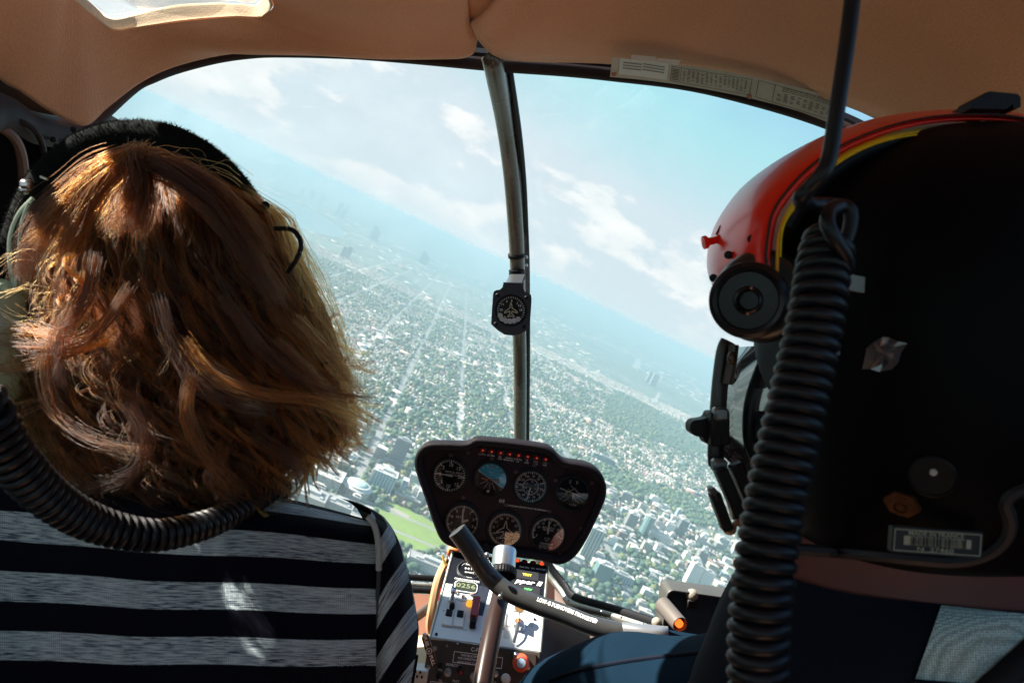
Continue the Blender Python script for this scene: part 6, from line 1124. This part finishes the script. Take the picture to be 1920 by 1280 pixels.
q.grid(rows, closeu=True); q.f.append(tuple(range(36))); q.m.append(0); tr = q; q.build('trouser_leg', mat('teal_navy_twill', (.003, .012, .024), .9, spec=.05, bump=.5, bscale=900, var=.3, vscale=16), pi_, angle=180)
bvT = BVHTree.FromPolygons([Vector(v) for v in tr.v], tr.f)
q = MB(); q.tube([onto(bvT, x, y, .001, .8)[0] for x, y in resample(crs([(1030, 1275), (1090, 1255), (1180, 1238), (1280, 1226), (1375, 1216)], 6), 40)], .0028, 8); q.build('trouser_crease', navy, pi_)
q = MB(); q.grid([[P(1254, 1180, .86), P(1290, 1186, .84), P(1330, 1192, .82), P(1380, 1196, .80)], [P(1258, 1184, .85), P(1292, 1196, .83), P(1330, 1200, .81), P(1380, 1202, .79)], [P(1290, 1200, .85), P(1310, 1204, .83), P(1340, 1206, .81), P(1380, 1210, .79)]]); q.build('pocket_flap', MATS['teal_navy_twill'], pi_, angle=180)

# ---------------------------------------------------------------- the helmet
he = thing('flight_helmet', 'black flight helmet with a glossy red visor cover filling the right side', 'helmet', P(1790, 640, .5))
shellm = mat('matt_black_helmet', (.0018, .0018, .003), .5, spec=.06, bump=.05, bscale=200); cH = P(1806, 636, .52)
HR = [(236, 1775, 1850, .010), (240, 1700, 1930, .035), (256, 1620, 2000, .065), (290, 1556, 2050, .090), (345, 1500, 2095, .110), (410, 1464, 2120, .122), (500, 1452, 2135, .130), (620, 1452, 2140, .133), (760, 1456, 2135, .130), (880, 1462, 2110, .122), (970, 1470, 2070, .110), (1022, 1480, 2010, .098), (1040, 1500, 1960, .090), (1047, 1540, 1900, .080), (1049, 1640, 1800, .05)]
HR = crs(HR, 4); rows = []
for (py, l, r9, ry) in HR:
    yc = .52; xl, xr = (l - 960) / FPX * yc, (r9 - 960) / FPX * yc; z = (640 - py) / FPX * (yc - ry * .55); cx, rx = (xl + xr) / 2, (xr - xl) / 2
    rows.append([v3(cx + rx * math.copysign(abs(math.cos(a)) ** .8, math.cos(a)), yc + (ry if math.sin(a) < 0 else .15 * ry / .133) * math.copysign(abs(math.sin(a)) ** .8, math.sin(a)), z) for a in [2 * PI * k / 64 for k in range(64)]])
q = MB(); q.grid(rows, closeu=True); q.f += [tuple(range(64))[::-1], tuple(64 * (len(rows) - 1) + k for k in range(64))]; q.m += [0, 0]; hel = q; q.build('shell', shellm, he, angle=180)
bvH = BVHTree.FromPolygons([Vector(v) for v in hel.v], hel.f)
q = MB(); q.tube([onto(bvH, x, y, .0005, .46)[0] for x, y in resample(crs([(1480, 1028), (1560, 1034), (1640, 1040), (1720, 1048), (1790, 1052), (1845, 1040), (1880, 1015), (1893, 985), (1890, 962), (1884, 945), (1892, 930), (1915, 918), (1960, 905)], 6), 90)], .0042, 8); q.build('edge_trim', mat('dark_grey_rubber_trim', (.012, .013, .018), .5, spec=.3), he)
OUT = [(1352, 556), (1332, 528), (1325, 495), (1330, 452), (1348, 408), (1388, 354), (1440, 312), (1500, 276), (1560, 248), (1640, 222), (1720, 209), (1800, 205), (1880, 208), (1960, 220)]
INN = [(1430, 560), (1440, 520), (1436, 480), (1440, 440), (1448, 400), (1472, 362), (1508, 322), (1552, 288), (1600, 262), (1662, 238), (1725, 223), (1800, 215), (1880, 216), (1960, 228)]
a_, b__ = resample(crs(OUT, 6), 60), resample(crs(INN, 6), 60); rows = []
for (w, d, ins) in [(0.0, .485, 4), (0., .475, 0), (.12, .478, 0), (.35, .50, 0), (.6, .53, 0), (.82, .57, 0), (.95, .61, 0), (1., .65, 0), (.93, .70, 0), (.75, .74, 0), (.4, .77, 0)]:
    row = []
    for i, (o, n_) in enumerate(zip(a_, b__)): 
        dd = .475 + (d - .475) * (1 - .45 * max(0, i / 59 - .4)); w2 = 1 - (1 - w) ** 1.35 if w < 1 else w; p = n_ + (o - n_) * w2; row.append(P(p[0] + ins, p[1] + ins, dd))
    rows.append(row)
redm_ = mat('gloss_red_helmet_paint', (.90, .020, .005), .28, coat=.12, spec=.3, bump=.02, bscale=20); q = MB(); q.grid(rows); q.grid([[p + (cH - p).normalized() * .003 for p in r_] for r_ in rows]); q.build('visor_cover', redm_, he, angle=180)
q = MB(); q.tube(rows[1], .0009, 6); q.build('cover_rim', mat('dark_rim', (.02, .012, .012), .4), he)
for (x, y) in [(1410, 448), (1366, 478), (1338, 521)]: q = MB(); q.lathe([(.0031, .001), (.0031, -.0014), (.002, -.002), (0, -.002)], c=P(x, y, .49 + (1410 - x) * .0006), n=14, rot=Matrix.Rotation(math.radians(-35), 3, 'Z')); q.build('snap', blackp, he)
q = MB(); q.lathe([(.0040, 0), (.0030, .004), (.0032, .010), (.0055, .012), (.0055, .015), (0, .016)], c=P(1352, 448, .56), axis='X', n=14, rot=Matrix.Rotation(PI, 3, 'Z') @ Matrix.Rotation(math.radians(12), 3, 'Y')); q.build('visor_knob', redm_, he)
q = MB(); q.tube([P(1343, 440, .57), P(1350, 425, .57), P(1357, 418, .57)], .0008, 6); q.build('knob_wire', blackp, he)
# amber inner visor between cover and shell
IN2 = resample(crs([(1450, 470), (1452, 430), (1462, 398), (1490, 358), (1530, 316), (1580, 280), (1640, 254), (1710, 240), (1800, 232)], 6), 60); q = MB(); rows2 = []
for w, d in ((-8, .53), (-2, .50), (4, .49), (12, .476), (20, .468)): rows2.append([P(p[0] + w * .75, p[1] + w * .65, d) for p in IN2])
q.grid(rows2); q.build('inner_visor', mat('yellow_amber_lens', (.85, .85, .03), .3, spec=.3), he, angle=180)
q = MB(); q.tube([P(p[0] + 11, p[1] + 9, .473) for p in resample(crs([(1446, 510), (1447, 470), (1450, 430), (1462, 402), (1478, 385)], 6), 24)], .0012, 6); q.build('orange_trim', mat('orange_lens_edge', (.85, .38, .03), .2), he)
q = MB(); q.tube([P(p[0] + 22, p[1] + 22, .476) for p in IN2[8:]], .006, 8, flat=.5); q.build('visor_track', blackp, he)
# clip on top
tk = Panel(P(1852, 198, .48), Matrix.Rotation(math.radians(4), 3, 'Y')); q = MB(); o_ = [(1806, 211), (1808, 198), (1818, 193), (1828, 191), (1832, 182), (1842, 179), (1892, 184), (1898, 190), (1898, 208), (1890, 212), (1884, 210), (1884, 202), (1872, 212)]; q.prism([tk.xz(x, y) for x, y in o_], -.008, .02); q.v = [tuple(tk.o + tk.R @ Vector(v)) for v in q.v]; q.build('top_clip', blackp, he, smooth=False)
# ear disc
dsk = Matrix.Rotation(math.radians(-24), 3, 'Z') @ Matrix.Rotation(math.radians(4), 3, 'X'); cD = P(1404, 563, .475)
q = MB(); q.lathe([(.0335, .05), (.0335, .012), (.030, .004), (.026, .002)], c=P(1426, 556, .478), n=48, rot=dsk); q.build('ear_housing', mat('satin_black', (.014, .014, .016), .3), he)
q = MB(); q.lathe([(.0262, .01), (.0268, -.002), (.0262, -.006), (.0232, -.0085), (.0205, -.0075), (.0195, -.005), (.0100, -.0052), (.0092, -.008), (.0076, -.0088), (.0066, -.006), (.0062, .004), (0, .004)], c=cD, n=56, rot=dsk); q.build('ear_disc', mat('gloss_black_disc', (.008, .008, .011), .28, spec=.3), he)
for k in range(2): a = math.radians(70 + 200 * k); q = MB(); q.ell(cD + dsk @ v3(.0072 * math.cos(a), -.009, .0090 * math.sin(a)), (.0012, .001, .0012), nu=8, nv=6); q.build('rivet', MATS['copper_rivet'], he)
# side plate, tape, nut, screw, label on the shell
q = MB(); q.add([P(1583, 512, .37), P(1636, 522, .372), P(1634, 552, .372), P(1584, 541, .37)], [(0, 1, 2, 3)]); q.v += [tuple(Vector(v) + v3(0, .003, 0)) for v in q.v]; q.f += [(7, 6, 5, 4), (0, 4, 5, 1), (2, 6, 7, 3), (1, 5, 6, 2), (3, 7, 4, 0)]; q.m += [0] * 5; q.v = [tuple(Vector(v) * (.43 / .37)) for v in q.v]; q.build('side_plate', mat('grey_teal_plate', (.18, .23, .24), .5), he, smooth=False)
q = MB(); q.grid([[P(1555 + 5 * k, 648 + 9 * j, .41 - .003 * math.sin(k)) for k in range(5)] for j in range(3)]); q.build('strap_end', mat('grey_strap', (.10, .11, .12), .5), he)
tp_ = [(1625, 652), (1640, 640), (1655, 631), (1668, 633), (1685, 640), (1702, 644), (1690, 660), (1684, 680), (1672, 692), (1650, 697), (1632, 692), (1617, 692)]; r_ = random.Random(3); cpt = onto(bvH, 1660, 662, .003)[0]; q = MB(); vs = [cpt] + [onto(bvH, x, y, .0015 + r_.random() * .003)[0] for x, y in tp_] + [onto(bvH, 1660 + (x - 1660) * .55, 664 + (y - 664) * .55, .001 + r_.random() * .005)[0] for x, y in tp_]; n_ = len(tp_); q.add(vs, [(0, 1 + n_ + i, 1 + n_ + (i + 1) % n_) for i in range(n_)] + [(1 + n_ + i, 1 + i, 1 + (i + 1) % n_) for i in range(n_)] + [(1 + n_ + i, 1 + (i + 1) % n_, 1 + n_ + (i + 1) % n_) for i in range(n_)]); q.build('crumpled_tape', mat('clear_tape', (.06, .055, .065), .15, spec=.9, coat=1.), he, smooth=False)
def frame_on(px, py, lift=.0008):
    p, n_ = onto(bvH, px, py, lift); n_ = -n_ if n_.dot(p) > 0 else n_; Y = -n_; X = v3(1, 0, -.05); X = (X - X.dot(Y) * Y).normalized(); Z = X.cross(Y); return p, Matrix((X, Y, Z)).transposed()
def place(q, p, R_): q.v = [tuple(p + R_ @ Vector(v)) for v in q.v]; return q
p, R_ = frame_on(1692, 943); q = MB(); q.prism([(.0105 * math.cos(a), .0078 * math.sin(a)) for a in [PI / 3 * k for k in range(6)]], -.003, .002); nutm = mat('brass_nut', (.22, .08, .035), .35, metal=.7, var=.3, vscale=200); place(q, p, R_).build('brass_nut', nutm, he, smooth=False); q = MB(); q.lathe([(.0060, -.003), (.0056, -.006), (.0042, -.006), (.0038, -.004), (.0018, -.004), (.0018, -.0065), (0, -.0065)], n=20); place(q, p, R_).build('nut_socket', nutm, he)
p, R_ = frame_on(1748, 893); q = MB(); q.lathe([(.013, .0005), (.013, -.0012), (.0122, -.0016), (.0118, -.0006), (0, -.0006)], n=32); place(q, p, R_).build('screw_cap', mat('black_cap', (.006, .007, .009), .4, spec=.2), he); q = MB(); q.lathe([(.0022, -.0006), (.0018, -.0018), (0, -.002)], n=12, c=(0, 0, .003)); place(q, p, R_).build('screw_pin', mat('grey_pin', (.42, .42, .42), .4), he)
p, R_ = frame_on(1757, 1016, .0022); R_ = Matrix.Rotation(0, 3, 'X'); lb = Panel(P(1757, 1016, (p.y) - .016), Matrix.Rotation(math.radians(4), 3, 'Y')); W_, H_ = .051, .0125
q = MB(); q.prism(rrect(W_ + .003, H_ + .003, .0012, 3), .0, .004); place(q, lb.o, lb.R).build('label_plate', mat('black_label', (.010, .010, .012), .5), he, smooth=False)
cream_l = mat('label_cream', (.30, .30, .21), .6); q = MB(); 
for (x, z, w, h_) in [(0, H_ / 2, W_, .0005), (0, -H_ / 2, W_, .0005), (-W_ / 2, 0, .0005, H_), (W_ / 2, 0, .0005, H_)]: q.box((x, -.0004, z), (w, .0003, h_))
q.text('MADE IN FRANCE', (-.001, -.0005, .0044), .0036, sx=1.15); q.text('N  27460', (-.001, -.0005, -.0046), .0036, sx=1.6); place(q, lb.o, lb.R).build('label_lettering', cream_l, he)
q = MB(); q.add([(-.0200, -.0004, -.0026), (.0200, -.0004, -.0026), (.0200, -.0004, .0028), (-.0200, -.0004, .0028)], [(0, 1, 2, 3)]); place(q, lb.o, lb.R).build('barcode_strip', cream_l, he, smooth=False)
q = MB(); x = -.0162; r_ = random.Random(8)
while x < .0158: w = r_.choice([.0003, .0005, .0009, .0014]); q.add([(x, -.0009, -.0024), (x + w, -.0009, -.0024), (x + w, -.0009, .0026), (x, -.0009, .0026)], [(0, 1, 2, 3)]); x += w + r_.choice([.0003, .0005, .0007])
place(q, lb.o, lb.R).build('barcode', MATS['black_label'], he, smooth=False)
# visor and oxygen-mask side hardware at the face
vz = mat('dark_mirror_visor', (.012, .014, .018), .05, spec=1., coat=1., metal=.0); vb_ = vz.node_tree.nodes['Principled BSDF']; vb_.inputs['IOR'].default_value = 1.7
Lc = resample(crs([(1392, 650), (1378, 690), (1366, 740), (1361, 790), (1363, 840), (1378, 880), (1392, 892)], 6), 30); Rc = resample(crs([(1480, 640), (1478, 690), (1475, 740), (1472, 800), (1465, 850), (1450, 885), (1440, 900)], 6), 30); rows = []
for k in range(13): t = k / 12; rows.append([P(l[0] + (r2[0] - l[0]) * math.sin(t * PI / 2), l[1] + (r2[1] - l[1]) * t, .62 - .115 * (1 - (1 - t) ** 2)) for l, r2 in zip(Lc, Rc)])
rows = [[p + v3(.004, .05, 0) for p in rows[0]]] + rows; q = MB(); q.grid(rows); q.build('visor', vz, he, angle=180)
q = MB(); q.tube(V3(crs([P(1366, 640, .60), P(1358, 660, .60), P(1350, 720, .60), P(1345, 790, .60), P(1342, 850, .60), P(1344, 872, .60)], 5)), .0052, 10, up=(0, 1, 0), flat=1.4); q.build('visor_frame', mat('brown_black_frame', (.022, .016, .015), .3), he)
q = MB(); q.tube(V3(crs([P(1376, 646, .585), P(1372, 680, .585), P(1364, 720, .585)], 5)), .0045, 8); q.ell(P(1373, 671, .575), (.0045, .004, .0055), nu=12, nv=8); q.build('pivot_arm', mat('dark_bronze', (.05, .028, .022), .35), he)
kn = Panel(P(1325, 803, .59), Matrix.Identity(3)); q = MB(); q.prism([kn.xz(x, y) for x, y in crs([(1334, 832), (1322, 830), (1315, 819), (1302, 816), (1293, 808), (1292, 795), (1299, 787), (1312, 785), (1322, 782), (1328, 772), (1338, 771)], 4)], -.004, .012); q.v = [tuple(kn.o + Vector(v)) for v in q.v]; q.build('visor_knob', blackp, he, smooth=False)
q = MB(); q.box(P(1337, 802, .585), (.010, .024, .029), bev=.002); q.box(P(1354, 800, .58), (.009, .016, .030), bev=.002); q.build('knob_block', blackp, he)
for bb in ((1350, 775), (1348, 872)): q = MB(); q.box(P(*bb, .575), (.012, .012, .011), bev=.002); q.build('buckle', mat('grey_buckle', (.14, .16, .17), .3, metal=.5), he)
def blk(x0, y0, x1, y1, w, d, m, name, th=.012):
    A, B = P(x0, y0, d), P(x1, y1, d); dr3 = (B - A); R3 = Matrix.Rotation(math.atan2(dr3.x, dr3.z), 4, 'Y'); q = MB(); q.box((A + B) / 2, (w / FPX * d, th, dr3.length), R3, bev=.0015); return q.build(name, m, he)
blk(1350, 878, 1396, 985, 24, .565, blackp, 'chin_strap'); blk(1338, 922, 1364, 992, 20, .56, blackp, 'mask_clip'); blk(1378, 868, 1412, 948, 26, .57, blackp, 'chin_strap'); blk(1364, 922, 1378, 975, 9, .568, mat('olive_brass_slide', (.16, .14, .08), .35, metal=.5, var=.5, vscale=150), 'strap_slide')
blk(1333, 912, 1341, 938, 12, .56, mat('brown_black_catch', (.04, .03, .03), .35), 'catch'); q = MB(); q.tube(V3(crs([P(1357, 975, .56), P(1362, 995, .56), P(1374, 996, .56), P(1378, 982, .56), P(1386, 976, .56), P(1394, 990, .56)], 5)), .0022, 8); q.build('wire_hook', mat('worn_bronze', (.30, .18, .12), .35, metal=.5), he)
# face: cheek and chin between mask straps
